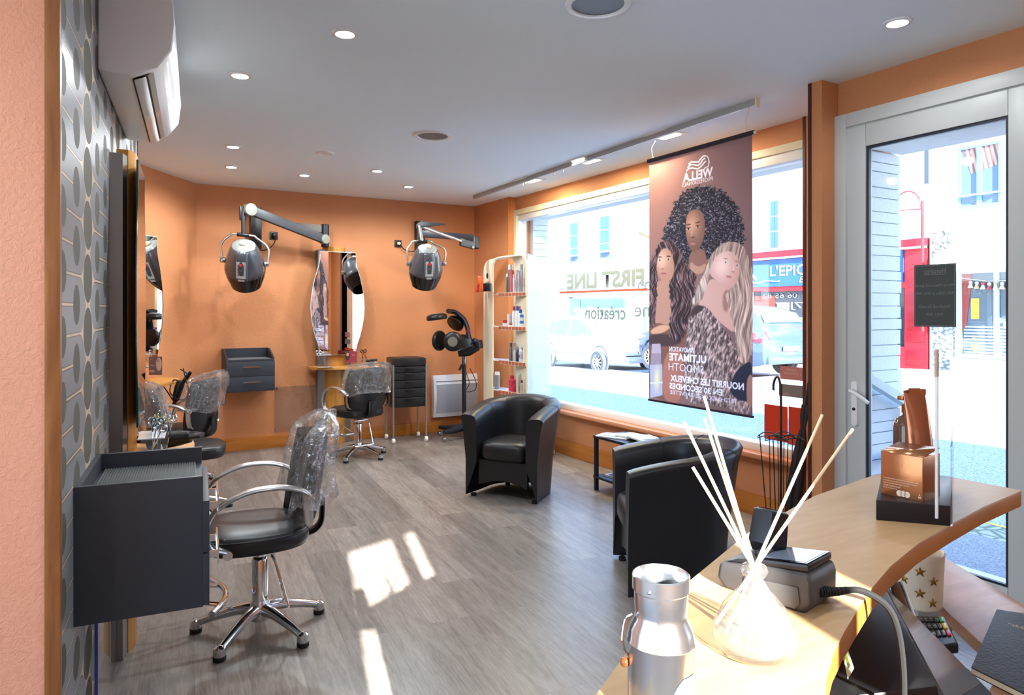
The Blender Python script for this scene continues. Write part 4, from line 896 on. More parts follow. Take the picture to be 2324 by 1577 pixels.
def ell2(cx,cy,rx,ry,wd_=.3,ang=0):
    c,s_=math.cos(ang),math.sin(ang); a=((X_-cx)*c+(Y_-cy)*s_)/rx; b=(-(X_-cx)*s_+(Y_-cy)*c)/ry; return np.clip((1-np.hypot(a,b))/wd_,0,1)
def C3(*c): return np.array(c,float)
# backdrop
gx=(X_/600)[...,None]; gy=(Y_/1500)[...,None]; img[:]=C3(150,112,102); img=C3(160,116,104)*(1-gx)+C3(128,104,104)*gx; img=img*(1-.10*gy)
# curly hair
curl=vnoise(X_/7,Y_/6,9)*.6+vnoise(X_/3.2,Y_/3.2,10)*.6; hairc=C3(46,44,50)+(np.clip(curl-.62,0,1)*2.4)[...,None]*C3(120,112,112)
lay(soft([(105,590),(125,500),(150,440),(170,380),(210,325),(270,295),(350,292),(430,320),(480,370),(515,430),(535,500),(550,600),(500,640),(420,640),(340,700),(250,730),(190,660),(120,620)],5,13,11,3),hairc)
# face with loose shading of the printed photo
def face(P,base,lit,lcx,lcy,lr,sh=.8):
    m_=soft(P,5); g=np.exp(-(((X_-lcx)/lr)**2+((Y_-lcy)/(lr*1.5))**2))[...,None]; lay(m_,base*(1-g)+lit*g)
lay(soft([(250,640),(335,625),(345,690),(370,720),(300,770),(250,745)],6),C3(138,98,84)); lay(soft([(255,690),(300,735),(350,700),(330,770),(260,760)],6),C3(176,136,112))
face([(228,480),(240,430),(280,412),(318,430),(333,480),(332,560),(318,610),(290,648),(266,648),(245,610),(232,560)],C3(122,88,76),C3(188,140,116),262,500,44)
for ex,ey,aa in ((243,523,-.05),(293,512,-.15)): lay(ell2(ex,ey,15,5,.5,aa),C3(200,180,170)); lay(ell2(ex+1,ey,6,6,.5),C3(34,26,28)); lay(ell2(ex,ey-6,17,3,.6,aa),C3(44,32,32)); lay(ell2(ex,ey-24,19,4,.6,aa-.1),C3(58,42,38))
lay(ell2(262,545,6,26,1.2),C3(196,150,126)); lay(ell2(268,568,17,6,.8),C3(92,62,54)); lay(ell2(262,560,9,9,1),C3(176,128,106)); lay(ell2(270,592,20,7,.6,-.05),C3(136,84,80)); lay(ell2(270,603,18,8,.6,-.05),C3(176,120,110))
# woman on the left
st=vnoise((X_+18*np.sin(Y_/38))/5,Y_/46,21)*.7+vnoise((X_+14*np.sin(Y_/27+1))/2.4,Y_/30,22)*.5
brown=C3(52,42,44)+(np.clip(st-.45,0,1)*1.7)[...,None]*C3(112,84,76)
lay(soft([(80,800),(165,790),(190,900),(170,1060),(60,1080),(60,900)],5),C3(178,130,108)); lay(soft([(35,1040),(100,1030),(150,1050),(260,1010),(260,1150),(235,1300),(250,1480),(60,1450),(40,1250)],6),C3(122,84,70))
lay(soft([(50,1075),(110,1040),(170,1050),(130,1085),(70,1100)],6),C3(200,150,116)); lay(soft([(130,1190),(225,1170),(240,1300),(235,1480),(120,1460)],10),C3(166,108,90)); lay(soft([(40,1100),(130,1090),(230,1110),(210,1160),(45,1160)],12),C3(76,58,58))
lay(soft([(34,760),(48,670),(85,605),(130,575),(170,590),(205,630),(225,690),(255,740),(295,770),(285,850),(275,930),(262,1020),(240,1100),(210,1150),(165,1120),(150,1060),(165,960),(150,860),(150,800),(160,720),(130,640),(95,660),(80,720),(90,800),(85,900),(80,1000),(72,1060),(50,1060),(36,1000),(34,880)],5,6,16,5),brown)
face([(80,700),(90,650),(118,622),(148,632),(168,680),(176,740),(165,790),(140,815),(112,808),(92,775),(80,740)],C3(176,128,106),C3(216,168,142),105,690,34)
for ex,ey,aa in ((96,690,0),(142,686,.05)): lay(ell2(ex,ey,13,4.5,.5,aa),C3(190,170,162)); lay(ell2(ex,ey,5,5,.5),C3(30,24,26)); lay(ell2(ex,ey-17,16,4,.6,aa),C3(44,32,32))
lay(ell2(108,715,5,22,1.2),C3(222,176,150)); lay(ell2(112,738,12,4,.8),C3(136,92,78)); lay(ell2(118,763,20,7,.6,-.05),C3(160,84,84)); lay(ell2(118,770,15,5,.6),C3(190,116,110))
# blonde woman
st=vnoise((X_+16*np.sin(Y_/60+2))/6,Y_/90,31)*.7+vnoise((X_+12*np.sin(Y_/50))/2.6,Y_/60,32)*.5
blond=C3(120,100,92)+(np.clip(st-.25,0,1)*1.25)[...,None]*C3(120,110,96)
lay(soft([(372,780),(440,830),(500,860),(520,960),(520,1100),(440,1040),(350,960),(300,940),(340,860)],6),C3(204,160,144)); lay(soft([(440,860),(480,850),(470,980),(440,960)],14),C3(158,116,104))
lay(soft([(345,735),(375,655),(420,605),(480,588),(535,610),(560,660),(585,730),(594,820),(600,950),(606,1100),(600,1210),(570,1262),(530,1240),(515,1120),(495,1020),(470,940),(450,880),(500,820),(520,740),(500,680),(440,640),(395,680),(365,760),(350,860),(320,920),(280,940),(272,920),(300,840)],5,4,16,7),blond)
face([(362,745),(385,690),(415,655),(460,640),(500,660),(524,710),(526,760),(512,810),(482,852),(445,846),(405,805),(372,780)],C3(196,152,138),C3(232,196,182),430,720,55)
for ex,ey,aa in ((450,705,.15),(510,722,.25)): lay(ell2(ex,ey,14,4.5,.5,aa),C3(206,196,196)); lay(ell2(ex,ey,5,5,.5),C3(60,60,72)); lay(ell2(ex-1,ey-20,17,3.5,.6,aa),C3(150,116,98))
lay(ell2(492,735,6,22,1.2,-.1),C3(232,196,182)); lay(ell2(490,757,12,5,.8),C3(160,112,102)); lay(ell2(468,782,22,6,.6,.25),C3(176,98,98)); lay(ell2(470,790,16,5,.6,.25),C3(206,140,132))
# shimmering blouse
ang=vnoise((X_*.5+Y_*.12)/3.2,(Y_-X_*.6)/26,41)*.7+vnoise((X_*.8+Y_*.2)/3,(Y_-X_*.6)/12,42)*.5
bl=C3(82,68,66)+(np.clip(ang-.35,0,1)*1.9)[...,None]*C3(112,98,90)
lay(soft([(262,1000),(280,950),(320,932),(360,950),(400,1000),(450,1060),(500,1130),(540,1230),(540,1300),(560,1400),(540,1500),(400,1480),(250,1470),(240,1350),(246,1200),(250,1080)],5),bl)
lay(soft([(262,1000),(280,945),(320,932),(340,960),(300,985)],5),C3(74,60,58)); lay(soft([(530,1280),(575,1250),(600,1240),(608,1330),(590,1470),(520,1440),(490,1400),(500,1340)],5),C3(50,54,68)); lay(soft([(575,1330),(612,1300),(612,1500),(585,1500)],6),C3(170,124,110))
lay(soft([(500,1460),(590,1450),(610,1540),(480,1500)],6),bl*.9+C3(30,28,28))
# bottle
lay(soft([(66,1148),(112,1146),(116,1200),(64,1200)],3,sm=False),C3(172,156,160)); lay(soft([(64,1200),(116,1200),(118,1258),(62,1258)],3,sm=False),C3(148,130,138)); lay(soft([(58,1262),(124,1258),(130,1430),(66,1445)],4,sm=False),C3(168,164,178)); lay(ell2(98,1340,22,95,.9),C3(222,206,150)); lay(soft([(62,1360),(128,1356),(130,1364),(62,1368)],2,sm=False),C3(206,206,224))
# logo strokes
def stroke(P,w_,col):
    d_=np.full(X_.shape,1e9)
    for i in range(len(P)-1):
        a=np.array(P[i],float); b=np.array(P[i+1],float); e=b-a; wx=X_-a[0]; wy=Y_-a[1]; t_=np.clip((wx*e[0]+wy*e[1])/(e@e),0,1); d_=np.minimum(d_,np.hypot(wx-e[0]*t_,wy-e[1]*t_))
    lay(np.clip((w_-d_)/2+.5,0,1),col)
WH=C3(232,224,226)
stroke([(228,208),(238,196),(258,194),(285,200),(300,190),(315,172),(326,160)],3.4,WH); stroke([(234,190),(246,176),(262,176),(285,182),(300,170),(312,150),(322,144)],3.4,WH); stroke([(238,172),(252,160),(268,162),(288,162),(300,146),(312,132),(326,130)],3.6,WH)
stroke([(318,128),(336,134),(344,150),(344,160),(348,166),(344,170),(344,184),(340,190),(330,192),(322,198),(320,206)],2.4,WH)
GX,GY=np.meshgrid(np.linspace(0,1,NX),np.linspace(0,1,NY))
def paint_text(body,x,y,w_,h_,bo,col):
    cu=bpy.data.curves.new('t','FONT'); cu.body=body; cu.align_x='CENTER'; cu.align_y='CENTER'; cu.offset=bo; cu.resolution_u=2
    tmp=bpy.data.objects.new('tmp',cu); COL.objects.link(tmp); bpy.context.view_layer.update()
    me=bpy.data.meshes.new_from_object(tmp.evaluated_get(bpy.context.evaluated_depsgraph_get())); bpy.data.objects.remove(tmp)
    co=np.array([v_.co[:2] for v_ in me.vertices]); me.calc_loop_triangles(); lo,hi=co.min(0),co.max(0)
    u,v=to_uv(x,y); u0,_=to_uv(x-w_/2,y); u1,_=to_uv(x+w_/2,y); _,v0=to_uv(x,y-h_/2); _,v1=to_uv(x,y+h_/2)
    P=np.stack([u-(co[:,0]-(lo[0]+hi[0])/2)/(hi[0]-lo[0])*(u1-u0), v-(co[:,1]-(lo[1]+hi[1])/2)/(hi[1]-lo[1])*(v1-v0)],1)*[NX-1,NY-1]
    S=3; m_=np.zeros((NY*S,NX*S),bool)
    for tr in me.loop_triangles:
        a,b,c=P[list(tr.vertices)]*S; x0=max(int(min(a[0],b[0],c[0])),0); x1=min(int(max(a[0],b[0],c[0]))+2,NX*S); y0=max(int(min(a[1],b[1],c[1])),0); y1=min(int(max(a[1],b[1],c[1]))+2,NY*S)
        if x1<=x0 or y1<=y0: continue
        xx,yy=np.meshgrid(np.arange(x0,x1),np.arange(y0,y1)); e=lambda p,q:(q[0]-p[0])*(yy-p[1])-(q[1]-p[1])*(xx-p[0])
        s1,s2,s3=e(a,b),e(b,c),e(c,a); m_[y0:y1,x0:x1]|=((s1>=0)&(s2>=0)&(s3>=0))|((s1<=0)&(s2<=0)&(s3<=0))
    lay(m_.reshape(NY,S,NX,S).mean((1,3)),col); bpy.data.meshes.remove(me)
for body,(x,y),w_,h_,bo in (('WELLA',(287,232),160,50,.03),('PROFESSIONALS',(285,270),162,22,.0),('INNOVATION',(226,1180),134,28,.01),('ULTIMATE',(259,1226),200,42,.03),('SMOOTH',(252,1280),190,42,-.01),
    ('NOURRIT LES CHEVEUX',(357,1356),392,38,.03),('EN 30 SECONDES',(304,1394),286,34,.03),('TECHNOLOGIE BREVETÉE',(343,1432),360,28,-.004)): paint_text(body,x,y,w_,h_,bo,C3(238,234,255) if y>1000 else WH)
img=img*1.08
img=np.clip(img,0,255)/255; lin=np.where(img<=.04045,img/12.92,((img+.055)/1.055)**2.4)
ban=thing('hanging_banner','tall hanging hair advertising banner with three women, seen from behind','banner',(0,0,0))
fold=lambda u,v: .0025*math.sin(u*9+v*2)+.0015*math.sin(v*7+1)
vs=[];
for j in range(NY):
    for i in range(NX):
        u=i/(NX-1); v=j/(NY-1); p=bpos(u,v,fold(u,v)); vs.append((p.x,p.y,p.z))
fs=[(j*NX+i,j*NX+i+1,(j+1)*NX+i+1,(j+1)*NX+i) for j in range(NY-1) for i in range(NX-1)]
me=bpy.data.meshes.new('printed_cloth'); me.from_pydata(vs,[],fs); ca=me.color_attributes.new('print','FLOAT_COLOR','POINT')
ca.data.foreach_set('color',np.concatenate([lin.reshape(-1,3),np.ones((NX*NY,1))],1).astype(np.float32).ravel())
m=mat('printed_banner_cloth',rough=.5,spec=.3); b=nodes_of(m); an=V.nt.nodes.new('ShaderNodeVertexColor'); an.layer_name='print'; link(an.outputs[0],b.inputs['Base Color'])
trl=V.nt.nodes.new('ShaderNodeBsdfTranslucent'); link(an.outputs[0],trl.inputs[0]); mxs=V.nt.nodes.new('ShaderNodeMixShader'); mxs.inputs[0].default_value=.6; link(b.outputs[0],mxs.inputs[1]); link(trl.outputs[0],mxs.inputs[2]); link(mxs.outputs[0],V.nt.nodes['Material Output'].inputs[0])
me.materials.append(m); [setattr(p,'use_smooth',True) for p in me.polygons]; o=bpy.data.objects.new('printed_cloth',me); COL.objects.link(o); o.parent=ban
MB().bar(bpos(-.015,-.006),bpos(1.015,-.006),.02,.028).build('top_bar',mcol('aubergine bar',(38,26,34),.4),ban); MB().bar(bpos(-.005,1.004),bpos(1.005,1.004),.016,.014).build('bottom_bar','aubergine bar',ban)
for u in (.045,.955):
    p=bpos(u,0); MB().tube([(p.x,p.y,2.61),(p.x-.01*(u<.5),p.y+.01,2.70),(3.51 if u>.5 else 3.52,p.y,CZ-.05)],.0022,6).build('hanging_wire','cream',ban)
MB().sphere(bpos(1.02,-.006),.011).build('bar_knob','cream',ban)
m=mat('banner white',srgb(236,230,244),.5); b=nodes_of(m); M['banner white']=m; trl=V.nt.nodes.new('ShaderNodeBsdfTranslucent'); trl.inputs[0].default_value=srgb(236,230,244); mxs=V.nt.nodes.new('ShaderNodeMixShader'); mxs.inputs[0].default_value=.4
link(b.outputs[0],mxs.inputs[1]); link(trl.outputs[0],mxs.inputs[2]); link(mxs.outputs[0],V.nt.nodes['Material Output'].inputs[0])
# ---- lettering and stickers on the window panes
gl=4.148
def wtext(body,x0,x1,y,h,ma,label=None,yy=None,xx=gl,bo=.0):
    a=atX(x0,y,xx); b=atX(x1,y,xx); c=(a+b)/2; o=text('window_lettering',body,None,c,(0,1,0),(0,0,1),abs(a.y-b.y),ma,height=h,bold=bo); return tag(o,label,'lettering')
mcol('sage lettering',(150,166,160),.5); mcol('coral tape',(226,92,62),.5)
wtext('FIRST LINE',1286,1462,635,.165,'sage lettering','large grey-green FIRST LINE lettering on the shop window, read backwards',bo=.045)
a=atX(1270,664,gl); b=atX(1470,654,gl); o=MB().box(gl-.001,gl,b.y,a.y,a.z-.011,a.z+.011).build('window_stripe','coral tape'); tag(o,'thin coral stripe under the FIRST LINE lettering on the window','sticker')
wtext('création',1328,1420,710,.13,mcol('grey lettering',(128,146,150),.5),'thin grey création lettering on the window, read backwards',bo=.015); wtext('ne',1440,1474,708,.09,'grey lettering','partly hidden grey letters on the window beside the banner')
def sticker(label,x0,y0,x1,y1,col,lines=(),rough=.35):
    a=atX(x0,y0,gl); b=atX(x1,y1,gl); t=thing('window_sticker',label,'sticker',(gl,(a.y+b.y)/2,(a.z+b.z)/2),0,'stickers at the right end of the shop window')
    w_,h_=abs(a.y-b.y),abs(a.z-b.z); MB().box(-.0015,0,-w_/2,w_/2,-h_/2,h_/2).build('sticker_sheet',mcol('sticker%02x%02x%02x'%col,col,rough),t)
    for body,fx,fz,fw,fh in lines: text('sticker_lettering',body,t,(-.002,-fx*w_,fz*h_),(0,1,0),(0,0,1),fw*w_,mcol('sticker print',(206,170,166),.5),height=fh*h_)
sticker('rose pink salon partner sticker, topmost on the right of the shop window',1771,830,1836,866,(178,112,106),[('SALON',-.1,.25,.35,.16),('PARTENAIRE',-.12,-.02,.5,.14),('WELLA',.33,.3,.22,.1),('No.1',.33,-.05,.24,.16)])
sticker('grey-brown sticker below the pink salon sticker on the window',1768,870,1836,906,(122,110,108),[('VELLA',-.3,-.28,.32,.16)])
sticker('orange-red square sticker left of the umbrella stand rod',1735,916,1788,1005,(196,62,34),rough=.2)
sticker('orange-red square sticker right of the umbrella stand rod',1790,922,1840,1018,(196,62,34),rough=.2)
# ---- opening-hours sign on the door glass
t=thing('opening_hours_sign','dark opening-hours sign on the door glass, read backwards','sign',(3.656,2.031,1.573))
MB().box(0,.003,-.104,.104,-.16,.16).build('sign_board',mcol('sign dark',(62,66,64),.5),t)
sg=mcol('sign grey',(120,126,122),.6)
for body,z,w_,h_ in (('Horaires:',.125,.11,.026),('Mardi Mercredi Jeudi',.05,.19,.018),('9h00 à 12h00 et de 14h00 à 18h00',.012,.19,.014),('Vendredi Samedi',-.055,.16,.018),('9h00 à 18h00',-.095,.085,.014)): text('sign_lettering',body,t,(-.001,0,z),(0,1,0),(0,0,1),w_,'sign grey',height=h_)
MB().box(-.001,0,-.055,.055,.106,.108).build('underline','sign grey',t)
MB().add([(-.0008,y,z) for y,z in ((-.099,-.155),(.099,-.155),(.099,.155),(-.099,.155),(-.097,-.153),(.097,-.153),(.097,.153),(-.097,.153))],[(0,1,5,4),(1,2,6,5),(2,3,7,6),(3,0,4,7)]).build('sign_border','sign grey',t)
# ================================================================ reception counter and desk
CT=1.12
outer=[(.372,.468),(.385,.53),(.415,.559),(.537,.637),(.689,.722),(.943,.836),(1.25,.935),(1.53,.985)]
inner=[(1.665,.745),(1.46,.72),(1.291,.69),(1.14,.66),(1.003,.622),(.90,.585),(.823,.553),(.75,.522),(.692,.495),(.64,.465),(.604,.44),(.50,.425)]
ct=thing('reception_counter','curved beech reception counter top beside the entrance','counter',(0,0,0))
MB().prism(outer+[(1.60,.965),(1.66,.90)]+inner,CT-.034,CT-.001,lambda p_,a_:(p_[0],p_[1],a_)).build('counter_edge','counteredge',ct,ang=25,bevel=.003)
MB().prism([(x_*.999+.001,y_*.999) for x_,y_ in outer+[(1.60,.965),(1.66,.90)]+inner],CT-.001,CT,lambda p_,a_:(p_[0],p_[1],a_)).build('counter_top','counter',ct,ang=25)
o2=[(x_+.06,y_-.07) for x_,y_ in outer[2:6]]+[(1.22,.84)]; MB().prism([(x_,y_) for x_,y_ in o2]+[(x_+.012,y_-.022) for x_,y_ in o2[::-1]],.0,CT-.034,lambda p_,a_:(p_[0],p_[1],a_)).build('front_panel','counter',ct,ang=25)
DZ=.78
dk=thing('reception_desk','brown laminate desk below the counter on the staff side','desk',(0,0,0))
MB().prism([(2.17,1.24),(1.935,.86),(1.75,.47),(1.45,.10),(.9,.0),(.55,.22),(.75,.44),(1.0,.56),(1.3,.66),(1.58,.74),(1.72,.92),(1.9,1.12),(2.08,1.26)],DZ-.03,DZ,lambda p_,a_:(p_[0],p_[1],a_)).build('desk_top','desk',dk,ang=25,bevel=.003)
for x_,y_ in ((2.02,1.12),(1.5,.25),(.95,.12)): MB().box(x_-.03,x_+.03,y_-.03,y_+.03,0,DZ-.03).build('leg','steelpanel',dk)
# ---- black plinth with product box and bottles on the counter
pc=(at(1990,1145,1)-at(1990,1145,1)); 
def ctr(x,y,z=CT): return atZ(x,y,z)
p_a,p_b,p_c,p_d=ctr(1988,1180),ctr(2157,1194),ctr(2161,1120),ctr(2003,1106)
zt=.036
bs=MB().flat((p_a,p_b,p_c,p_d),CT,CT+zt)
pl=thing('display_plinth','black display plinth with clear backing sheet on the counter end','display stand',(0,0,0))
bs.build('plinth_block',mcol('plinth black',(20,21,26),.35),pl,bevel=.002)
def up_(v_,z): return Vector((v_.x,v_.y,z))
MB().slab([up_(p_b.lerp(p_a,.0),CT+.0),up_(p_c,CT+.0),up_(p_c,CT+.14),up_(p_b,CT+.14)],.003).build('backing_sheet',M['perspex'],pl)
sx=p_b.lerp(p_a,.22)+ (p_c-p_b)*.2
MB().cyl(up_(p_b.lerp(p_a,.18),CT+.012),up_(p_b.lerp(p_a,.18)+Vector((.0,0,0)),CT+.285),.0028,n=10).build('clear_rod',mcol('clear rod',(222,228,230),.1),pl)
MB().cyl(up_(p_b.lerp(p_a,.18),CT+.262),up_(p_b.lerp(p_a,.18),CT+.31),.0034,n=10).build('rod_tip','alu',pl)
cop=mat('copper_foil_card',srgb(176,118,78),.22,.75,bump=(30,.12,.004)); M['copper']=cop
def box_on(name,label,x0,x1,yb,h,ma,dpt,skew,cat,z=CT+zt):
    a=atZ(x0[0],x0[1],z); b=atZ(x1[0],x1[1],z); n_=Vector((-(b-a).y,(b-a).x,0)).normalized(); n_=n_ if n_.dot(FW)>0 else -n_
    t=thing(name,label,cat,(a.x,a.y,z),math.atan2((b-a).y,(b-a).x)); w_=(b-a).length; return t,w_
t,w_=box_on('product_box','copper-coloured product box on the black plinth',(1999,1120),(2094,1140),0,0,None,0,0,'box')
H_=.080
MB().box(0,w_,0,w_*.92,0,H_).build('carton','copper',t,bevel=.0012)
MB().add([(0,0,H_+.0006),(w_,0,H_+.0006),(w_,w_*.92,H_+.010),(0,w_*.92,H_+.010)],[(0,1,2,3)]).build('lid_flap','copper',t,solid=.001)
wp=mcol('copper print',(232,206,182),.5)
for i,(bd,wf_) in enumerate((('Directions: apply to damp hair and comb through. Mode d emploi: appliquer sur cheveux',.84),('humides. Rincer. Avertissement: eviter le contact avec les yeux. Rincer si necessaire',.80),('Aqua, Cetearyl Alcohol, Parfum, Glycerin, Citric Acid',.62),('Wella Professionals',.42),('Made in Germany',.34))):
    text('small_print',bd,t,(w_*(.07+wf_/2),-.0006,H_*(.40-.055*i)),(1,0,0),(0,0,1),w_*wf_,'copper print',height=.0034 if i<3 else .003)
for i in range(3): MB().lathe([(.0045,0),(.0055,0),(.0055,.0004),(.0045,.0004)],n=20,M_=Matrix.Rotation(R(90),3,'X')).xf(Matrix.Translation((w_*(.46+.09*i),-.0004,H_*.10))).build('recycling_mark','copper print',t)
MB().add([(w_*.90,-.0008,.006),(w_*.97,-.0008,.006),(w_*.935,-.0008,.015),(w_*.915,-.0008,.008),(w_*.955,-.0008,.008),(w_*.935,-.0008,.012)],[(0,1,4,3),(1,2,5,4),(2,0,3,5)]).build('recycling_mark','copper print',t)
# tube and bottle behind the box
q=ctr(2084,1095,CT+zt); t=thing('cosmetic_tube','shiny copper cosmetic tube standing upside down behind the box','tube',(q.x+.04,q.y+.02,CT+zt))
b=MB(); n=28; rows=[]
for i in range(15):
    f_=i/14; z=.012+.165*f_; rx=.030*(1-f_)+.022*f_; ry=.023*(1-f_)**.8+.0012; lean=-.012*f_*f_
    rows.append([Vector((math.cos(2*math.pi*k/n),0,0))*rx+Vector((lean*1.0,math.sin(2*math.pi*k/n)*ry,z+.004*math.sin(2*math.pi*k/n)*f_)) for k in range(n)])
rot=Matrix.Rotation(R(-30),4,'Z')
b.grid(rows,True); b.xf(rot); b.build('tube_body',mat('copper_tube',srgb(168,112,84),.2,.7),t,ang=70)
MB().lathe([(.022,0),(.023,.012)],n=28).build('cap',M['copper'],t); MB().box(-.0225,.0,-.0015,.0015,.172,.184).box(0,.012,-.0015,.0015,.170,.182).xf(rot).build('crimped_end',M['copper'],t)
q2=q+Vector((.075,.055,0)); t=thing('pump_bottle','dark amber pump bottle behind the copper tube','bottle',(q2.x-.018,q2.y,CT+zt))
MB().lathe([(.026,0),(.028,.004),(.028,.10),(.024,.115),(.010,.124),(.010,.13)],n=28).build('bottle_body',mat('amber_bottle',srgb(88,62,50),.1,coat=.6),t,ang=50)
MB().lathe([(.012,.128),(.012,.145),(.005,.147),(.005,.158)],n=20).build('pump_collar',M['copper'],t); MB().box(-.028,.010,-.006,.006,.156,.165).build('pump_head',M['copper'],t,bevel=.002)
# ---- card terminal in its dock
T0=ctr(1625,1330); a0=ctr(1840,1400); dirr=(a0-T0).normalized()
t=thing('card_terminal','black card payment terminal with glossy screen lying on the counter','card terminal',(T0.x,T0.y,CT),math.atan2(dirr.y,dirr.x))
L=(a0-T0).length; dk_=mcol('terminal grey',(58,56,56),.5)
MB().prism([(0,.012),(.012,.0),(L-.01,.0),(L,.012),(L,.040),(L*.97,.052),(L*.55,.046),(.04,.040),(.004,.034)],.0,.078,lambda p_,a_:(p_[0],a_,p_[1]+0)).build('terminal_body',dk_,t,bevel=.007,seg=3)
MB().prism([(.01,.036),(L*.5,.045),(L*.96,.0525),(L*.96,.062),(L*.5,.053),(.03,.045)],.004,.074,lambda p_,a_:(p_[0],a_,p_[1])).build('terminal_cover','black',t,bevel=.004)
def tz(x_): return .0535+(x_-L*.5)*(.009/(L*.46))
MB().add([(L*.47,.010,tz(L*.47)+.0008),(L*.92,.010,tz(L*.92)+.0008),(L*.92,.068,tz(L*.92)+.0008),(L*.47,.068,tz(L*.47)+.0008)],[(0,1,2,3)]).build('screen',mcol('terminal screen',(110,120,136),.03),t)
MB().add([(L*.43,.006,tz(L*.43)+.0005),(L*.945,.006,tz(L*.945)+.0005),(L*.945,.072,tz(L*.945)+.0005),(L*.43,.072,tz(L*.43)+.0005)],[(0,1,2,3)]).build('screen_bezel',mcol('terminal bezel',(26,28,34),.05),t)
MB().lathe([(.022,0),(.028,.012),(.026,.055),(.019,.058),(.018,.03),(1e-5,.03)],(L*.34,.055,.046),6,Matrix.Rotation(R(-14),3,'X')).build('paper_bay','black',t,ang=20,bevel=.002)
MB().box(L*.36,L*.47,.018,.060,.048,.058).build('key_block','black',t,bevel=.003)
MB().prism([(.30*L,.004),(.85*L,.004),(.90*L,.012),(.88*L,.032),(.33*L,.026)],-.002,.001,lambda p_,a_:(p_[0],a_,p_[1])).build('side_grip',mcol('grip grey',(72,70,68),.55),t,bevel=.001)
c0=t.matrix_basis@Vector((L-.004,.03,.022))
Pc=[c0,c0+Vector((.025,-.008,-.002)),c0+Vector((.06,-.022,-.004)),c0+Vector((.085,-.045,-.03)),c0+Vector((.092,-.055,-.10)),c0+Vector((.08,-.06,-.20))]
cb=MB().tube(curve(Pc,6),.0042,8).build('power_cord',mcol('matt black cable',(14,14,15),.9)); tag(cb,'black cable from the card terminal hanging over the counter edge','cord')
b=MB()
for i in range(9): p=curve(Pc,6)[i]; q=curve(Pc,6)[i+1]; b.cyl(p,p.lerp(q,.6),.0078-.0004*i,n=12)
b.build('strain_relief','rubber',cb)
# ---- reed diffuser
q=atZ(1712,1478,CT); t=thing('reed_diffuser','round clear glass reed diffuser on the counter','diffuser',(q.x,q.y,CT))
gl_=mat('diffuser_glass',(1,1,1,1),.0,trans=1,ior=1.45); M['dglass']=gl_
MB().lathe([(.012,.0),(.040,.003),(.0455,.014),(.044,.028),(.034,.050),(.020,.066),(.0075,.076),(.0065,.082),(.0125,.085),(.0150,.0905),(.0125,.096),(.0085,.098),(.0055,.095),(.0045,.084),(.0055,.075),(.018,.063),(.032,.047),(.041,.028),(.042,.016),(.036,.007),(1e-5,.006)],n=48).build('glass_flask',M['bottleglass'],t,ang=70)
rs=mcol('reed cream',(232,206,168),.6)
for i,(x,y,dd) in enumerate(((1572,1060,.9),(1552,956,.92),(1598,948,.88),(1598,900,.93),(1866,942,.94),(1935,974,.90))):
    e=at(x,y,.80+.02*i); b0=Vector((q.x,q.y,CT+.014))+ (e-Vector((q.x,q.y,e.z))).normalized()*-.018; nk=Vector((q.x,q.y,CT+.092))
    dd_=(e-nk).normalized(); st=nk-dd_*.08; r_=MB().cyl(st,e,.0019,n=8).build('reed','reed cream',t); r_.location=-Vector((q.x,q.y,CT))
# ---- small milk can
q=atZ(1500,1640,CT); t=thing('milk_can','small shiny metal milk can with handle and blue sticker on the counter edge','milk can',(q.x,q.y,CT))
MB().lathe([(.029,0),(.0305,.003),(.0305,.075),(.0315,.077),(.0305,.080),(.029,.088),(.024,.098),(.0235,.104),(.0245,.108),(.0245,.122),(.0262,.124),(.0262,.1365),(.0250,.1375),(.0242,.1365),(.0228,.12),(.0225,.10),(.028,.08),(.028,.01),(1e-5,.008)],n=48).build('can_body',mat('bright_tin',(.60,.63,.66,1),.22,.97),t,ang=40)
sd=-RT
MB().tube(curve([sd*.030+Vector((0,0,.060)),sd*.036+Vector((0,0,.075))-FW*.004,sd*.033+Vector((0,0,.094)),sd*.026+Vector((0,0,.100))],5),.0016,8).build('wire_handle','chrome',t)
MB().sphere(sd*.0335+Vector((0,0,.056)),.0045).build('handle_bead',mcol('amber bead',(150,90,50),.25),t)
for a in (R(205),R(30)): MB().sphere(Vector((math.cos(a)*.0262,math.sin(a)*.0262,.128)),.0017).build('rivet','chrome',t)
b=MB(); rows=[]
for i in range(13):
    z=.0+.052*i/12+.002; hwd=.9*math.sqrt(max(0,1-((z-.02)/.036)**2)); rows.append([Vector((math.cos(a),math.sin(a),0))*.0308+Vector((0,0,z)) for a in [R(-62)+hwd*(k/8-1) if False else R(-78)+hwd*(k/8-.5)*1.6 for k in range(9)]])
b.grid(rows); b.build('round_sticker',mcol('sky sticker',(84,186,226),.4),t)
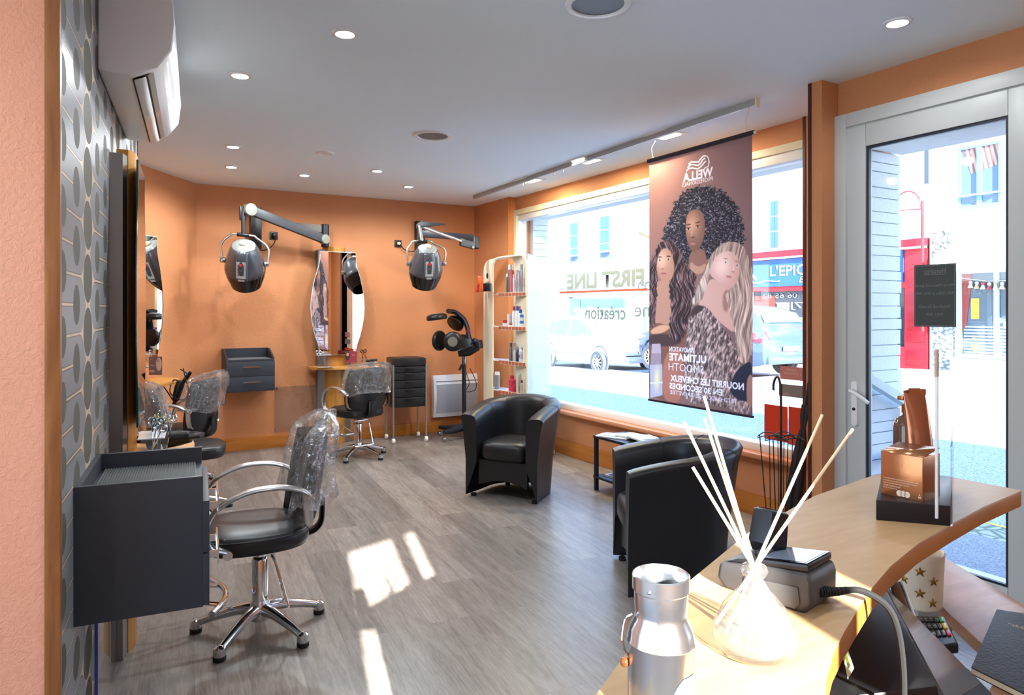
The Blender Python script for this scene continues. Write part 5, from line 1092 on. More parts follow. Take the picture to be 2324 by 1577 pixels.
# ---- on the desk: pen pot, pens, phone, keypad, notebook, mouse pad, till screen
q=atZ(2085,1372,DZ); t=thing('pen_pot','cream ceramic pen pot with gold stars on the desk','pen pot',(q.x,q.y,DZ))
MB().lathe([(.044,0),(.050,.006),(.055,.125),(.056,.132),(.0535,.136),(.050,.132),(.046,.02),(1e-5,.016)],n=44).build('pot',mcol('pot cream',(222,212,186),.3),t,ang=50)
b0=math.atan2(-q.y,-q.x)
for da,z in ((.05,.098),(.62,.076),(.05,.046),(-.62,.072),(.60,.025)):
    a=b0+da; st=MB(); r_=.0502+.0045*z/.125+.0012; c=Vector((math.cos(a)*r_,math.sin(a)*r_,z)); tx=Vector((-math.sin(a),math.cos(a),0))
    st.add([c]+[c+(tx*math.sin(k*math.pi/5)+Vector((0,0,1))*math.cos(k*math.pi/5))*(.013 if k%2==0 else .0052)-Vector((math.cos(a),math.sin(a),0))*.0006 for k in range(10)],[(0,1+k,1+(k+1)%10) for k in range(10)])
    st.build('gold_star',mcol('old gold',(140,104,42),.35,.5),t,solid=.001)
for i,(l,c_,a_,b_,r_) in enumerate((('pink and silver pen leaning in the pen pot',(190,120,170),(.0,-.028,.02),(-.012,-.012,.165),.005),('blue pen in the pen pot',(40,70,160),(.02,.02,.02),(-.03,-.03,.145),.006),('red marker in the pen pot',(196,30,40),(-.01,.02,.02),(.024,-.005,.14),.009),('black pen at the back of the pen pot',(20,20,24),(.01,.0,.02),(-.02,.03,.16),.005))):
    o=thing('pen',l,'pen',(q.x,q.y,DZ)); a_,b_=Vector(a_),Vector(b_); MB().cyl(a_,b_,r_,n=14).build('barrel',mcol('pen%d'%i,c_,.3),o,bevel=.001); MB().cyl(b_-(b_-a_)*.16,b_+(b_-a_)*.02,r_*1.12,n=14).build('pen_cap',mcol('penc%d'%i,(24,24,28) if i!=2 else (200,30,40),.3),o)
e=[at(2030,1320,1.55),at(2068,1400,1.55)]; 
ph=MB().slab([at(2022,1322,1.52),at(2045,1318,1.56),at(2083,1422,1.50),at(2052,1410,1.44)],.008).build('smartphone',mcol('phone black',(12,14,22),.1),bevel=.002); tag(ph,'dark smartphone with white edge leaning between pen pot and till screen','phone')
MB().tube([at(2045,1318,1.555),at(2083,1422,1.495)],.0035,8).build('white_edge','whitegloss',ph)
k0=atZ(2110,1402,DZ); k1=atZ(2168,1470,DZ); t=thing('card_reader','black handheld card reader with green, yellow and red keys on the desk','card reader',(0,0,0))
ka,kb,kc,kd_=atZ(2072,1398,DZ+.02),atZ(2143,1400,DZ+.02),atZ(2176,1462,DZ+.02),atZ(2110,1470,DZ+.02)
MB().flat((ka,kb,kc,kd_),DZ,DZ+.022).build('reader_body','black',t,bevel=.005,seg=3)
cols=[(40,150,60),(226,190,20),(206,40,50)]
def kk(u,v): return ka.lerp(kd_,v).lerp(kb.lerp(kc,v),u)
for r_ in range(3):
    for c in range(5):
        u0,u1=.10+c*.165,.10+c*.165+.13; v0,v1=.08+r_*.24,.08+r_*.24+.18
        MB().flat([kk(*s_) for s_ in ((u0,v0),(u1,v0),(u1,v1),(u0,v1))],DZ+.022,DZ+.0255).build('key',mcol('key%d'%r_,cols[r_],.3) if c==4 else mcol('key dark',(38,38,42),.3),t,bevel=.0008)
        if c<4: text('key_digit','369.'[c] if r_==0 else ('2580'[c] if r_==1 else '147*'[c]),t,up_(kk((u0+u1)/2,(v0+v1)/2),DZ+.0258),-(kd_-ka),(kb-ka),.004,'greylight')
nb_=[atZ(2262,1396,DZ),atZ(2420,1420,DZ),atZ(2420,1640,DZ),atZ(2204,1530,DZ)]
t=thing('desk_diary','black leather-grained desk diary at the right edge of the desk','book',(0,0,0))
MB().flat(nb_,DZ+.002,DZ+.012).build('pages','ivory',t); MB().flat(nb_,DZ+.012,DZ+.0145).build('cover',mat('grained_leatherette',srgb(38,44,48),.5,bump=(140,.6,.004)),t,bevel=.001)
MB().flat(nb_,DZ,DZ+.002).build('back_cover','leather',t)
text('diary_year','2024',t,up_(atZ(2322,1440,DZ),DZ+.015),RT*.6-FW*.6,FW,.05,mcol('gold print',(190,160,90),.3))
mp_=[atZ(2150,1540,DZ),atZ(2196,1520,DZ),atZ(2250,1577,DZ),atZ(2240,1640,DZ),atZ(2140,1640,DZ)]
o=MB().flat(mp_,DZ,DZ+.003).build('mouse_mat',mcol('mat grey',(70,74,78),.7)); tag(o,'dark grey mat on the desk beside the till screen','mat')
t=thing('till_screen','black till monitor with grey screen leaning under the counter edge','monitor',(0,0,0))
Q1,Q2,Q3,Q4=at(2003,1345,1.42),at(2138,1610,.93),at(2215,1560,1.24),at(2036,1372,1.62)
Q5,Q6=at(1880,1640,.93),at(1945,1430,1.20)
MB().slab([Q1,Q2,Q3,Q4],.012).build('screen_panel',mcol('screen taupe',(112,100,92),.12),t)
MB().slab([Q1,Q2,Q5,Q6],-.03).build('monitor_back','black',t,bevel=.004)
MB().tube([Q1,Q2],.006,8).build('bezel_edge',mcol('bezel grey',(70,74,76),.25),t)
MB().slab([Q1.lerp(Q2,.05)+Vector((0,0,.004)),Q1.lerp(Q2,.05).lerp(Q3,.12)+Vector((0,0,.004)),Q1.lerp(Q2,.42).lerp(Q3,.20)+Vector((0,0,.004)),Q1.lerp(Q2,.42).lerp(Q3,.08)+Vector((0,0,.004))],.001).build('paper_note',mcol('note blue',(176,192,206),.6),t)
cd=MB().slab([at(1905,1452,1.02),at(1916,1448,1.02),at(1938,1515,.98),at(1924,1540,.97)],.0015).build('hanging_card',mcol('tag white',(206,210,200),.5)); tag(cd,'small white and green card hanging in the dark below the counter','card')
MB().slab([at(1912,1462,1.016),at(1917,1462,1.016),at(1930,1512,.976),at(1924,1520,.975)],-.001).build('green_band',mcol('tag green',(120,150,60),.5),cd)
# ---- things on the mirror shelves
def shelf_items():
    Zs=.876; yb=7.93
    # centre station: tool holder, tilted photo card, scissors stand, clipper
    t=thing('tool_holder','clear acrylic tool holder at the left of the mirror shelf on the back wall','tool holder',(1.99,7.60,Zs))
    MB().slab([(-.05,-.03,0),(.11,-.03,0),(.11,.05,0),(-.05,.05,0)],.003).build('foot_plate',M['perspexedge'],t)
    MB().slab([(.02,-.03,0),(.10,-.03,0),(.08,-.01,.13),(.0,-.01,.13)],.003).build('front_sheet',M['perspex'],t); MB().slab([(-.07,-.05,.135),(.09,-.05,.135),(.09,.04,.135),(-.07,.04,.135)],.003).build('tray',M['perspexedge'],t)
    for nm,l,x in (('photo_card','small dark red photo card of a woman on the back mirror shelf',2.30),):
        c=thing('photo_card',l,'card',(x,7.60,Zs)); MB().box(-.055,.075,-.004,.004,.045,.165).build('card_face',mcol('card red',(150,50,60),.4),c); MB().box(-.05,.075,-.004,.004,0,.045).build('card_foot',M['perspex'],c)
        MB().sphere((-.03,-.006,.13),.016,12,(1,.2,1.3)).build('printed_face',mcol('print skin',(190,140,120),.5),c); MB().sphere((-.03,-.0045,.118),.030,12,(.9,.1,1.7)).build('printed_hair',mcol('print hair',(60,40,38),.5),c); text('card_lettering','WELLA',c,(.035,-.0052,.125),(1,0,0),(0,0,1),.035,'whitegloss')
    for i,(x,y,a,l) in enumerate(((2.44,7.62,.1,'scissors standing leftmost in the holder right of the oval mirror'),(2.50,7.62,-.3,'scissors standing rightmost in the holder right of the oval mirror'),(1.95,7.60,.05,'scissors hanging from the acrylic tray left of the oval mirror'))):
        s_=thing('scissors',l,'scissors',(x,y,Zs+.04)); M_=Matrix.Rotation(a,4,'Y')
        for sx in (-1,1):
            MB().tube([Vector((sx*.018+.015*math.cos(k*math.pi/8),0,.125+.017*math.sin(k*math.pi/8))) for k in range(16)],.0032,6,closed=True).xf(M_).build('finger_ring','black' if i<2 else 'chrome',s_)
            MB().bar((sx*.010,0,.11),(-sx*.004,0,.0),.006,.003).xf(M_).build('blade','black' if i<2 else 'chrome',s_)
    t=thing('scissors_stand','clear acrylic scissors holder right of the oval mirror','tool holder',(2.47,7.62,Zs)); MB().slab([(-.09,-.03,0),(.07,-.03,0),(.07,.04,0),(-.09,.04,0)],.003).build('foot_plate',M['perspexedge'],t); MB().slab([(-.09,.03,0),(.05,.03,0),(.05,.03,.10),(-.09,.03,.10)],.003).build('holder_sheet',M['perspex'],t)
    t=thing('hair_clipper','black hair clipper lying on its charging base at the right of the mirror shelf','clipper',(2.54,7.60,Zs))
    MB().box(-.035,.03,-.03,.03,0,.045).build('charging_base','black',t,bevel=.006); MB().cyl((-.06,0,.055),(.07,0,.062),.013,n=16).build('clipper_body','black',t,bevel=.003); MB().tube(curve([(.03,0,.01),(.07,.02,.02),(.13,.03,.025),(.16,.02,.005)],5),.004,8).build('cord','black',t)
    # near station on the papered wall: scissors tray and hairdryer
    def wl(s_,o_,z=0): return wallpt(s_,o_,Zs+z)
    t=thing('scissors_tray','clear acrylic tray holding scissors on the nearest mirror shelf','tool holder',wl(1.08,.17),WR)
    MB().slab([(-.11,-.05,.10),(.10,-.05,.10),(.10,.05,.10),(-.11,.05,.10)],.004).build('tray','perspexedge',t); MB().slab([(-.11,-.05,0),(.10,-.05,0),(.10,.05,0),(-.11,.05,0)],.003).build('foot_plate','perspexedge',t); MB().slab([(.10,-.05,0),(.10,.05,0),(.10,.05,.10),(.10,-.05,.10)],.003).build('side_sheet',M['perspex'],t)
    for i,(s_,o_,a,c_,l) in enumerate(((1.00,.16,.35,'chrome','large chrome scissors tilted at the near end of the acrylic tray'),(1.06,.19,0,'teal','scissors with teal rings in the middle of the acrylic tray'),(1.10,.17,.05,'chrome','chrome scissors behind the teal pair in the acrylic tray'),(1.15,.20,-.05,'gold','scissors with pale gold rings in the acrylic tray'),(1.18,.22,.12,'chrome','chrome scissors at the far end of the acrylic tray'))):
        x=thing('scissors',l,'scissors',wl(s_,o_,.02),-R(30)); M_=Matrix.Rotation(a,4,'Y'); cm={'chrome':'chrome','teal':mcol('teal metal',(60,110,110),.2,.8),'gold':mcol('gold metal',(190,190,130),.2,.8)}[c_]
        for sx in (-1,1):
            MB().tube([Vector((sx*.015+.012*math.cos(k*math.pi/8),0,.135+.016*math.sin(k*math.pi/8))) for k in range(16)],.003,6,closed=True).xf(M_).build('finger_ring',cm,x); MB().bar((sx*.010,0,.12),(-sx*.003,0,.0),.006,.003).xf(M_).build('blade','chrome',x)
        MB().sphere((0,0,.17 if i%2 else .16),.004).xf(M_).build('finger_rest','chrome',x)
    def dryer(label,c,axis,h):
        t=thing('hair_dryer',label,'hairdryer',c); z=Vector(axis).normalized(); Bm=z.to_track_quat('Z','Y').to_matrix().to_4x4()
        MB().lathe([(1e-5,-.085),(.032,-.083),(.037,-.06),(.038,-.01),(.034,.05),(.027,.09),(.026,.10)],n=28).xf(Bm).build('barrel','black',t,ang=50); MB().lathe([(.025,.10),(.028,.12),(.030,.15),(.012,.151)],n=24,M_=Matrix.Diagonal(Vector((1.2,.45,1)))).xf(Bm).build('nozzle','black',t)
        hv=Vector(h).normalized(); MB().tube([hv*.02-z*.03,hv*.09-z*.035,hv*.145-z*.05],[.018,.019,.016],14).build('handle','black',t,ang=50); return t,hv
    dryer('black hairdryer lying on the nearest mirror shelf, nozzle pointing right',wl(1.30,.22,.04),RT*1+FW*.1+Vector((0,0,.12)),-RT*.9+FW*.3)
    # slanted-wall station
    c=P3(405,885,6.15); t,hv=dryer('black hairdryer hanging from the shelf on the slanted left wall, nozzle down',c,Vector((0,0,-1))-RT*.3,RT*.5+Vector((0,0,1))*.6)
    k=MB().tube(curve([P3(416,836,6.1),P3(422,862,6.1),P3(428,885,6.1),P3(420,905,6.1),P3(402,905,6.1),P3(386,890,6.12),P3(390,868,6.15),P3(398,862,6.15),P3(412,868,6.12),P3(425,850,6.1),P3(410,838,6.12)],6),.0055,8).build('coiled_cord','black'); tag(k,'looped black hairdryer cord hanging at the slanted wall shelf','cord')
    s_=socket((P3(362,888,6.55).x,P3(362,888,6.55).y,P3(362,888,6.55).z),(-SLN.x,-SLN.y,0),'black double wall socket under the shelf on the slanted wall',double=True)
    k=MB().tube(curve([P3(372,878,6.45),P3(382,892,6.4),P3(392,908,6.35)],5),.0055,8).build('power_cord','black'); tag(k,'black cord from the double socket to the hanging hairdryer','cord')
    c=P3(353,828,5.95); t=thing('photo_card','mauve advertising card with a blonde woman on the slanted wall shelf','card',c,R(-28)); MB().box(-.055,.055,-.003,.003,-.085,.07).build('card_face',mcol('card mauve',(120,88,84),.4),t)
    MB().sphere((.025,-.004,.035),.014,12,(1,.15,1.3)).build('printed_face','print skin',t); MB().sphere((.028,-.003,.005),.030,12,(.8,.08,1.9)).build('printed_hair',mcol('print blonde',(206,176,146),.5),t)
    MB().box(-.052,-.008,-.0042,-.003,-.06,-.045).build('printed_block',mcol('print salmon',(214,140,110),.5),t); text('card_lettering','WELLA',t,(-.035,-.0045,.05),(1,0,0),(0,0,1),.022,'whitegloss'); text('card_lettering','ULTIMATE',t,(-.028,-.0045,-.005),(1,0,0),(0,0,1),.042,'whitegloss')
shelf_items()
# ================================================================ outside: our own front, the street, the houses opposite, parked cars
M['render_white']=mat('white_render',srgb(236,236,232),.8,bump=(30,.25,.01))
M['siding']=mat('white_painted_stone',srgb(222,230,236),.75,bump=(60,.4,.006))
def siding(name,x0,x1,y0,y1,z0,z1,seed):
    rnd=random.Random(seed); b=MB(); z=z0; b.box(x0,x1,y0+.012,y1,z0,z1)
    while z<z1-.02:
        h_=rnd.uniform(.055,.095); e=rnd.uniform(-.004,.016); b.box(x0,x1+e,y0-rnd.uniform(0,.006),y0+.012,z,min(z+h_-.006,z1)); b.box(x1-.01,x1+e,y0,y1,z,min(z+h_-.006,z1)); z+=h_
    return struct(b.build(name,'siding'))
siding('wall_outside_corner',4.3,4.50,7.0,9.0,-.4,3.2,1); siding('wall_outside_pier',3.725,4.20,2.545,2.577,-.4,2.45,2); struct(MB().box(3.7,4.22,-2,2.54,2.45,2.6).build('wall_outside_door_lintel','render_white'))
struct(MB().box(4.21,4.55,-2,9,2.575,3.1).build('wall_outside_lintel','render_white')); struct(MB().box(4.3,4.5,-2,9,3.1,9.5).build('wall_outside_upper','render_white'))
struct(MB().box(4.3,4.45,3.0,7.0,-.4,.46).build('wall_outside_sill','siding'))
def zg(x,y):
    far=-.06-.031*(y-11.3); near=-.13
    t_=min(max((x-6.0)/4.0,0),1); return near*(1-t_)+far*t_
def ground(name,x0,x1,y0,y1,ma,dz=0,nx=10,ny=24,kind='structure'):
    b=MB(); b.grid([[Vector((x0+(x1-x0)*i/nx,y0+(y1-y0)*j/ny,zg(x0+(x1-x0)*i/nx,y0+(y1-y0)*j/ny)+dz)) for i in range(nx+1)] for j in range(ny+1)]); o=b.build(name,ma,ang=80); return struct(o)
def speck(name,c1,c2,sc=220,rough=.85):
    m=mat(name,rough=rough); b=nodes_of(m); n_=noise_n(objco(),sc,3,.8); link(ramp(n_.outputs['Fac'],[(.4,c1),(.62,c2)]),b.inputs['Base Color']); bumpn(b,n_.outputs['Fac'],.5,.004); return m
M['asphalt']=speck('asphalt',srgb(120,126,132),srgb(182,186,190),60)
M['paving']=speck('dark_paving',srgb(92,98,106),srgb(150,154,160),90)
M['pavement']=speck('pale_pavement',srgb(170,170,164),srgb(206,206,200),40)
m=mat('cobbles',rough=.85); b=nodes_of(m); vo=V.nt.nodes.new('ShaderNodeTexVoronoi'); vo.inputs['Scale'].default_value=6.5; vo.feature='DISTANCE_TO_EDGE'; link(objco(),vo.inputs['Vector'])
link(ramp(vo.outputs['Distance'],[(.03,srgb(92,104,80)),(.10,srgb(150,156,160))]),b.inputs['Base Color']); bumpn(b,vo.outputs['Distance'],.6,.03); M['cobbles']=m
ground('pavement_near',4.0,5.45,-12,40,'paving'); ground('cobble_strip',5.45,5.80,-12,40,'cobbles'); ground('yellow_line',5.80,5.92,-12,40,mcol('yellow paint',(226,196,50),.8),.002)
ground('road',5.80,15.0,-12,40,'asphalt',0,14,40); ground('pavement_opposite',15.0,17.5,-12,40,'pavement',.12,3,40)
b=MB(); b.grid([[Vector((x_,y_,zg(15,y_)+dz_)) for x_,dz_ in ((14.99,-.02),(14.99,.12))] for y_ in [-12+52*j/40 for j in range(41)]]); struct(b.build('kerb_opposite',mcol('kerb stone',(176,176,168),.8)))
# unseen block added on our side, behind the viewer, sized to keep the sun off the near carriageway
tag(MB().box(2.2,4.5,-15,-3.5,-.3,6.6).build('road_shade_block','render_white'),'unseen block added farther down this side of the street to shade the road','building')
FX=16.5
def fz(px,py): p=atX(px,py,FX); return p.y,p.z
def plate(b,y0,y1,z0,z1,dx=.02,th=.02): return b.box(FX-dx-th,FX-dx,min(y0,y1),max(y0,y1),z0,z1)
# ---- white house with upper windows (left)
h=thing('white_building','white rendered house opposite with tall narrow shuttered windows','building',(0,0,0))
MB().box(FX,FX+6,15.0,40,-.6,7.6).build('facade','render_white',h)
def upwin(par,px0,px1,py0,py1,shut=(96,120,190),name='window'):
    y0,z1=fz(px0,py0); y1,z0=fz(px1,py1); y0,y1=min(y0,y1),max(y0,y1); wdt=y1-y0
    f_=MB().box(FX-.03,FX+.02,y0-.06,y1+.06,z0-.05,z1+.05).build(name,mcol('window blue grey',(150,176,200),.5),par)
    for a,b_ in ((y0,y0+wdt*.46),(y0+wdt*.54,y1)): MB().box(FX-.045,FX-.03,a,b_,z0,z1).build('pane',mcol('blue pane',(70,104,160),.08),f_)
    MB().box(FX-.05,FX-.044,y0,y1,z0+(z1-z0)*.33,z0+(z1-z0)*.35).box(FX-.05,FX-.044,y0,y1,z0+(z1-z0)*.66,z0+(z1-z0)*.68).build('glazing_bar','render_white',f_)
    return f_,y0,y1,z0,z1
for a in ((1297,1312,508,592),(1365,1384,493,583)):
    f_,y0,y1,z0,z1=upwin(h,*a); MB().box(FX-.35,FX-.05,y0-.25,y1+.1,z0+.18,z0+.22).build('balcony_rail',mcol('pale grey metal',(150,170,176),.5),f_)
y1,z1=fz(1295,676); y0,z0=fz(1418,785)
sw=MB().box(FX-.03,FX+.02,y0,y1,z0-.1,1.95).build('shop_window',mcol('shop green',(150,186,172),.4),h)
MB().box(FX-.04,FX-.03,y0+.1,y1-.9,z0,1.88).build('pane',mcol('shop pane',(120,150,140),.06),sw); MB().box(FX-.06,FX-.04,y1-.75,y1-.05,-.4,1.9).build('green_post',mcol('green post',(140,164,140),.5),sw)
for yy,c_,hh in ((21.0,(206,196,150),.5),(21.9,(196,160,130),.7),(22.3,(230,226,200),.9),(20.7,(60,66,84),.35)): MB().box(FX-.055,FX-.042,yy,yy+.35,.75,.75+hh).build('displayed_goods',mcol('goods%d'%int(yy*10),c_,.6),sw)
MB().box(FX-.3,FX,19.2,25.2,2.02,2.12).build('ledge','render_white',h)
dk_=mcol('shop letters dark',(52,66,70),.5)
text('shop_lettering','CO',h,(FX-.02,19.25,2.34),(0,-1,0),(0,0,1),.75,'shop letters dark',height=.34,bold=.02); text('shop_lettering','Clés   Tampons',h,(FX-.02,19.4,1.98+.0),(0,-1,0),(0,0,1),1.5,mcol('shop letters grey',(110,120,120),.5),height=.12)
em=MB().cyl((FX-.06,23.85,2.2),(FX-.02,23.85,2.2),.24,n=28).build('round_emblem',mcol('emblem blue',(70,90,180),.5),h); text('shop_lettering','n',em,(FX-.065,23.85,2.2),(0,-1,0),(0,0,1),.2,'render_white')
sh=MB().box(FX-.03,FX,17.0,19.4,-.35,1.72).build('shop_window',mcol('shop door green',(130,160,150),.3),h); MB().box(FX-.045,FX-.03,17.2,19.2,.3,1.6).build('pane','shop pane',sh)
MB().tube([at(1452,528,23),at(1470,536,22.5),at(1505,556,22)],.05,8).build('awning_arm','coral tape',h)
# ---- red shop with blue fascia
s_=thing('red_shop','red shopfront opposite with blue fascia reading L EPICURIEN','building',(0,0,0))
RY0,RY1=9.27,15.0; rd=mcol('shop red',(196,28,40),.45)
MB().box(FX,FX+6,RY0,RY1,-.6,7.2).build('facade','render_white',s_)
fr=MB(); fr.box(FX-.22,FX,RY0,RY1,2.98,3.16); fr.box(FX-.126,FX,RY0+.003,RY1-.003,2.02,2.16); fr.box(FX-.12,FX,RY0,9.80,.12,2.98); fr.box(FX-.118,FX,9.80,14.7,.12,.62); fr.box(FX-.12,FX,14.7,RY1,.12,2.98); fr.box(FX-.12,FX,12.1,12.4,.62,2.02)
shf=fr.build('red_frontage','shop red',s_)
for y0,y1,z0,z1 in ((9.34,9.72,.75,1.9),(9.34,9.72,.2,.55),(9.95,10.9,.2,.55)): MB().box(FX-.135,FX-.12,y0,y1,z0,z1).build('raised_panel',mcol('shop red deep',(178,20,34),.4),shf,bevel=.004)
MB().box(FX-.16,FX-.10,RY0+.55,RY1,2.16,2.92).build('fascia_board',mcol('fascia blue',(44,92,164),.4),s_)
MB().box(FX-.17,FX-.158,9.95,9.975,2.27,2.80).box(FX-.17,FX-.158,9.975,11.2,2.27,2.295).build('fascia_line','render_white',s_)
MB().box(FX-.24,FX-.0,RY0,RY1,2.93,2.98).build('cornice',mcol('cornice pink',(232,190,190),.5),s_)
text('fascia_lettering',"L'EPICURIEN",s_,(FX-.17,12.42,2.60),(0,-1,0),(0,0,1),2.5,'render_white',height=.30,bold=.012); text('fascia_lettering',"Boucherie",s_,(FX-.17,12.1,2.33),(0,-1,0),(0,0,1),1.2,'render_white',height=.17,shear=.3)
MB().tube(curve([(FX-.17,14.35,2.30),(FX-.17,14.1,2.27),(FX-.17,13.8,2.33),(FX-.17,13.5,2.30),(FX-.17,13.35,2.31)],6),.016,6).build('wheat_emblem','render_white',s_)
for k in range(6): MB().sphere((FX-.17,14.42-.05*k,2.66-.055*k),.035,10,(.3,.6,1.5)).build('wheat_emblem','render_white',s_)
gw=MB().box(FX-.06,FX-.05,9.85,14.7,.62,2.02).build('shop_window',mcol('dark shop interior',(60,62,70),.08),s_)
for y0,y1,z0,z1,c_ in ((13.6,14.3,.65,1.9,(176,60,44)),(13.1,13.5,.7,1.7,(206,190,150)),(12.5,13.0,.65,1.3,(120,140,90)),(14.35,14.5,.62,2.02,(226,228,226)),(10.2,10.9,.66,1.15,(190,180,150)),(11.0,11.5,1.3,1.8,(210,214,220)),(10.0,10.3,.66,.9,(60,110,120)),(11.6,12.0,.7,1.5,(150,120,100))): MB().box(FX-.075,FX-.062,y0,y1,z0,z1).build('displayed_goods',mcol('goodsr%d'%int(y0*10),c_,.5),gw)
text('window_phone_number','21 06 65 82',gw,(FX-.08,13.2,1.9),(0,1,0),(0,0,1),1.6,mcol('phone grey',(130,124,124),.5),height=.14); text('window_logo','7J/7',gw,(FX-.08,13.1,1.6),(0,1,0),(0,0,1),.9,'render_white',height=.22)
MB().box(FX-.14,FX-.13,9.95,10.15,.68,.84).build('number_plate',mcol('plate teal',(40,90,110),.4),s_); text('house_number','24',s_,(FX-.145,10.05,.76),(0,-1,0),(0,0,1),.14,'render_white')
upwin(s_,1752,1768,458,560); 
MB().box(FX-.05,FX-.0,10.1,10.28,3.4,5.4).build('blue_shutter',mcol('shutter blue',(66,92,150),.5),s_)
# hanging shop sign bracket
br=thing('sign_bracket','red arched metal sign bracket and pole between the red shop and the white house','bracket',(0,0,0))
MB().cyl((FX-.3,9.27,1.0),(FX-.3,9.27,4.0),.035,n=10).build('pole','red',br); c=Vector((FX-.32,9.62,3.85))
MB().tube([c+Vector((0,.33*math.cos(a),.42*math.sin(a))) for a in [math.pi*i/14 for i in range(15)]]+[c+Vector((0,-.33,-.05))],.017,6).build('arch','red',br); MB().tube([c+Vector((0,-.33,-.03)),c+Vector((0,.25,.0))],.013,6).build('cross_bar','red',br); MB().tube([c+Vector((0,.33,0)),c+Vector((0,.33,-.32))],.013,6).build('drop_rod','red',br)
# ---- white house on the right with pebble pillar, awning and toy shop window
g=thing('toy_shop','white house opposite with awning, doll garland and a blue-framed upper window','building',(0,0,0))
MB().box(FX,FX+6,-12,RY0,-.6,7.4).build('facade','render_white',g)
pb=mat('pebble_wall',rough=.9); b=nodes_of(pb); vo=V.nt.nodes.new('ShaderNodeTexVoronoi'); vo.inputs['Scale'].default_value=9; link(objco((1,1,1.8)),vo.inputs['Vector']); link(ramp(vo.outputs['Distance'],[(.2,srgb(214,216,212)),(.65,srgb(120,124,122))]),b.inputs['Base Color']); bumpn(b,vo.outputs['Distance'],.9,.05)
MB().box(FX-.10,FX,8.72,9.18,.0,3.3).build('pebble_pillar',pb,g)
MB().prism([(FX,2.95),(FX-.9,2.62),(FX-.9,2.34),(FX-.88,2.34),(FX-.88,2.6),(FX,2.9)],4.5,8.75,lambda p_,a_:(p_[0],a_,p_[1])).build('awning',mcol('awning white',(238,238,234),.8),g)
MB().box(FX-.06,FX,-2,8.7,3.38,3.44).build('string_course',mcol('grey ledge',(190,190,186),.8),g)
MB().box(FX-.20,FX,-2,8.72,.0,.42).build('plinth','render_white',g)
fw_=MB().frameX(FX-.09,FX-.02,7.0,8.62,.45,2.36,.08,.09,.08,.06).box(FX-.09,FX-.02,7.78,7.88,.53,2.30).build('shop_window',mcol('frame pale blue',(176,196,214),.4),g)
MB().box(FX-.045,FX-.04,7.08,8.53,.53,2.30).build('pane',mcol('toy shop pane',(76,88,98),.06),fw_)
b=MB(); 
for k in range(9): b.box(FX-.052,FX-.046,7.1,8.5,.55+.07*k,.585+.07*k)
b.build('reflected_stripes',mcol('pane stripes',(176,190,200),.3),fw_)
MB().prism([(8.53,2.3),(8.32,2.3),(8.44,1.2),(8.53,1.0)],FX-.06,FX-.05,lambda p_,a_:(a_,p_[0],p_[1])).build('red_curtain',mcol('curtain rust',(150,62,50),.7),fw_)
MB().box(FX-.062,FX-.05,8.18,8.34,1.3,1.75).build('poster',mcol('poster yellow',(226,196,50),.5),fw_); MB().lathe([(.06,0),(.07,.1),(.065,.12)],(FX-.12,8.24,.62),14).build('displayed_goods','poster yellow',fw_); MB().box(FX-.075,FX-.05,7.2,7.7,1.1,1.25).build('displayed_goods',mcol('lace white',(226,226,222),.7),fw_)
dc=[(226,200,160),(236,236,240),(190,80,60),(240,226,226),(206,170,120),(230,236,240),(170,60,60),(236,220,190)]
for k in range(8): mcol('doll%d'%k,dc[k],.7)
for k in range(11):
    y_=8.32-.125*k; z_=2.10-.05*math.sin(math.pi*min(1,k/8)); dl=MB().sphere((FX-.13,y_,z_),.038,10).build('garland_doll',mcol('doll%d'%(k%8),dc[k%8],.7),g); MB().lathe([(.055,-.12),(.05,-.10),(.018,-.02)],(FX-.13,y_,z_),10).build('doll_dress','doll%d'%((k+3)%8),dl)
MB().tube([(FX-.13,8.5,2.2),(FX-.13,8.0,2.12),(FX-.13,7.0,2.1)],.006,5).build('garland_string','render_white',g)
# upper window with the reflected roof
y0,z1=fz(2275,318); y1,z0=fz(2178,478)
f_=MB().frameX(FX-.06,FX-.01,y0,y1,z0,z1,.05,.05,.08,.06).box(FX-.06,FX-.01,(y0+y1)/2-.05,(y0+y1)/2+.05,z0+.08,z1-.06).build('upper_window',mcol('window blue',(110,150,206),.4),g)
MB().box(FX-.03,FX-.02,y0+.04,y1-.04,z0+.06,z1-.04).build('pane',mcol('pane slate',(96,112,146),.04),f_)
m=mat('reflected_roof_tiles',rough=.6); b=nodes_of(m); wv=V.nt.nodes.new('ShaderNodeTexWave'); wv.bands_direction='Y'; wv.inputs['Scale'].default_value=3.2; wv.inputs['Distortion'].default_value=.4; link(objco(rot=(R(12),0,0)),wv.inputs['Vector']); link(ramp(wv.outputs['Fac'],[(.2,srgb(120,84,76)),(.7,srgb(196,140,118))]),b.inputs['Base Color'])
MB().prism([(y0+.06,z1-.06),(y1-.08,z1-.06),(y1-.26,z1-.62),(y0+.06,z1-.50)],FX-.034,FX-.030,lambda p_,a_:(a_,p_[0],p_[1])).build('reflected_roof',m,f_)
MB().box(FX-.12,FX-.06,y0-.05,y1+.05,z0+.28,z0+.32).build('window_bar',mcol('bar blue',(130,176,206),.4),f_)
MB().box(FX-.5,FX-.38,9.02,9.12,4.35,5.2).build('projecting_sign',mcol('sign slate',(70,78,84),.4),g); MB().tube([(FX,9.0,3.9),(FX-.5,8.9,4.32)],.015,6).build('sign_stay','greylight',g)
MB().cyl((FX-.08,9.2,.1),(FX-.08,9.2,6),.03,n=10).build('drainpipe',mcol('pipe blue',(150,180,206),.5),g)
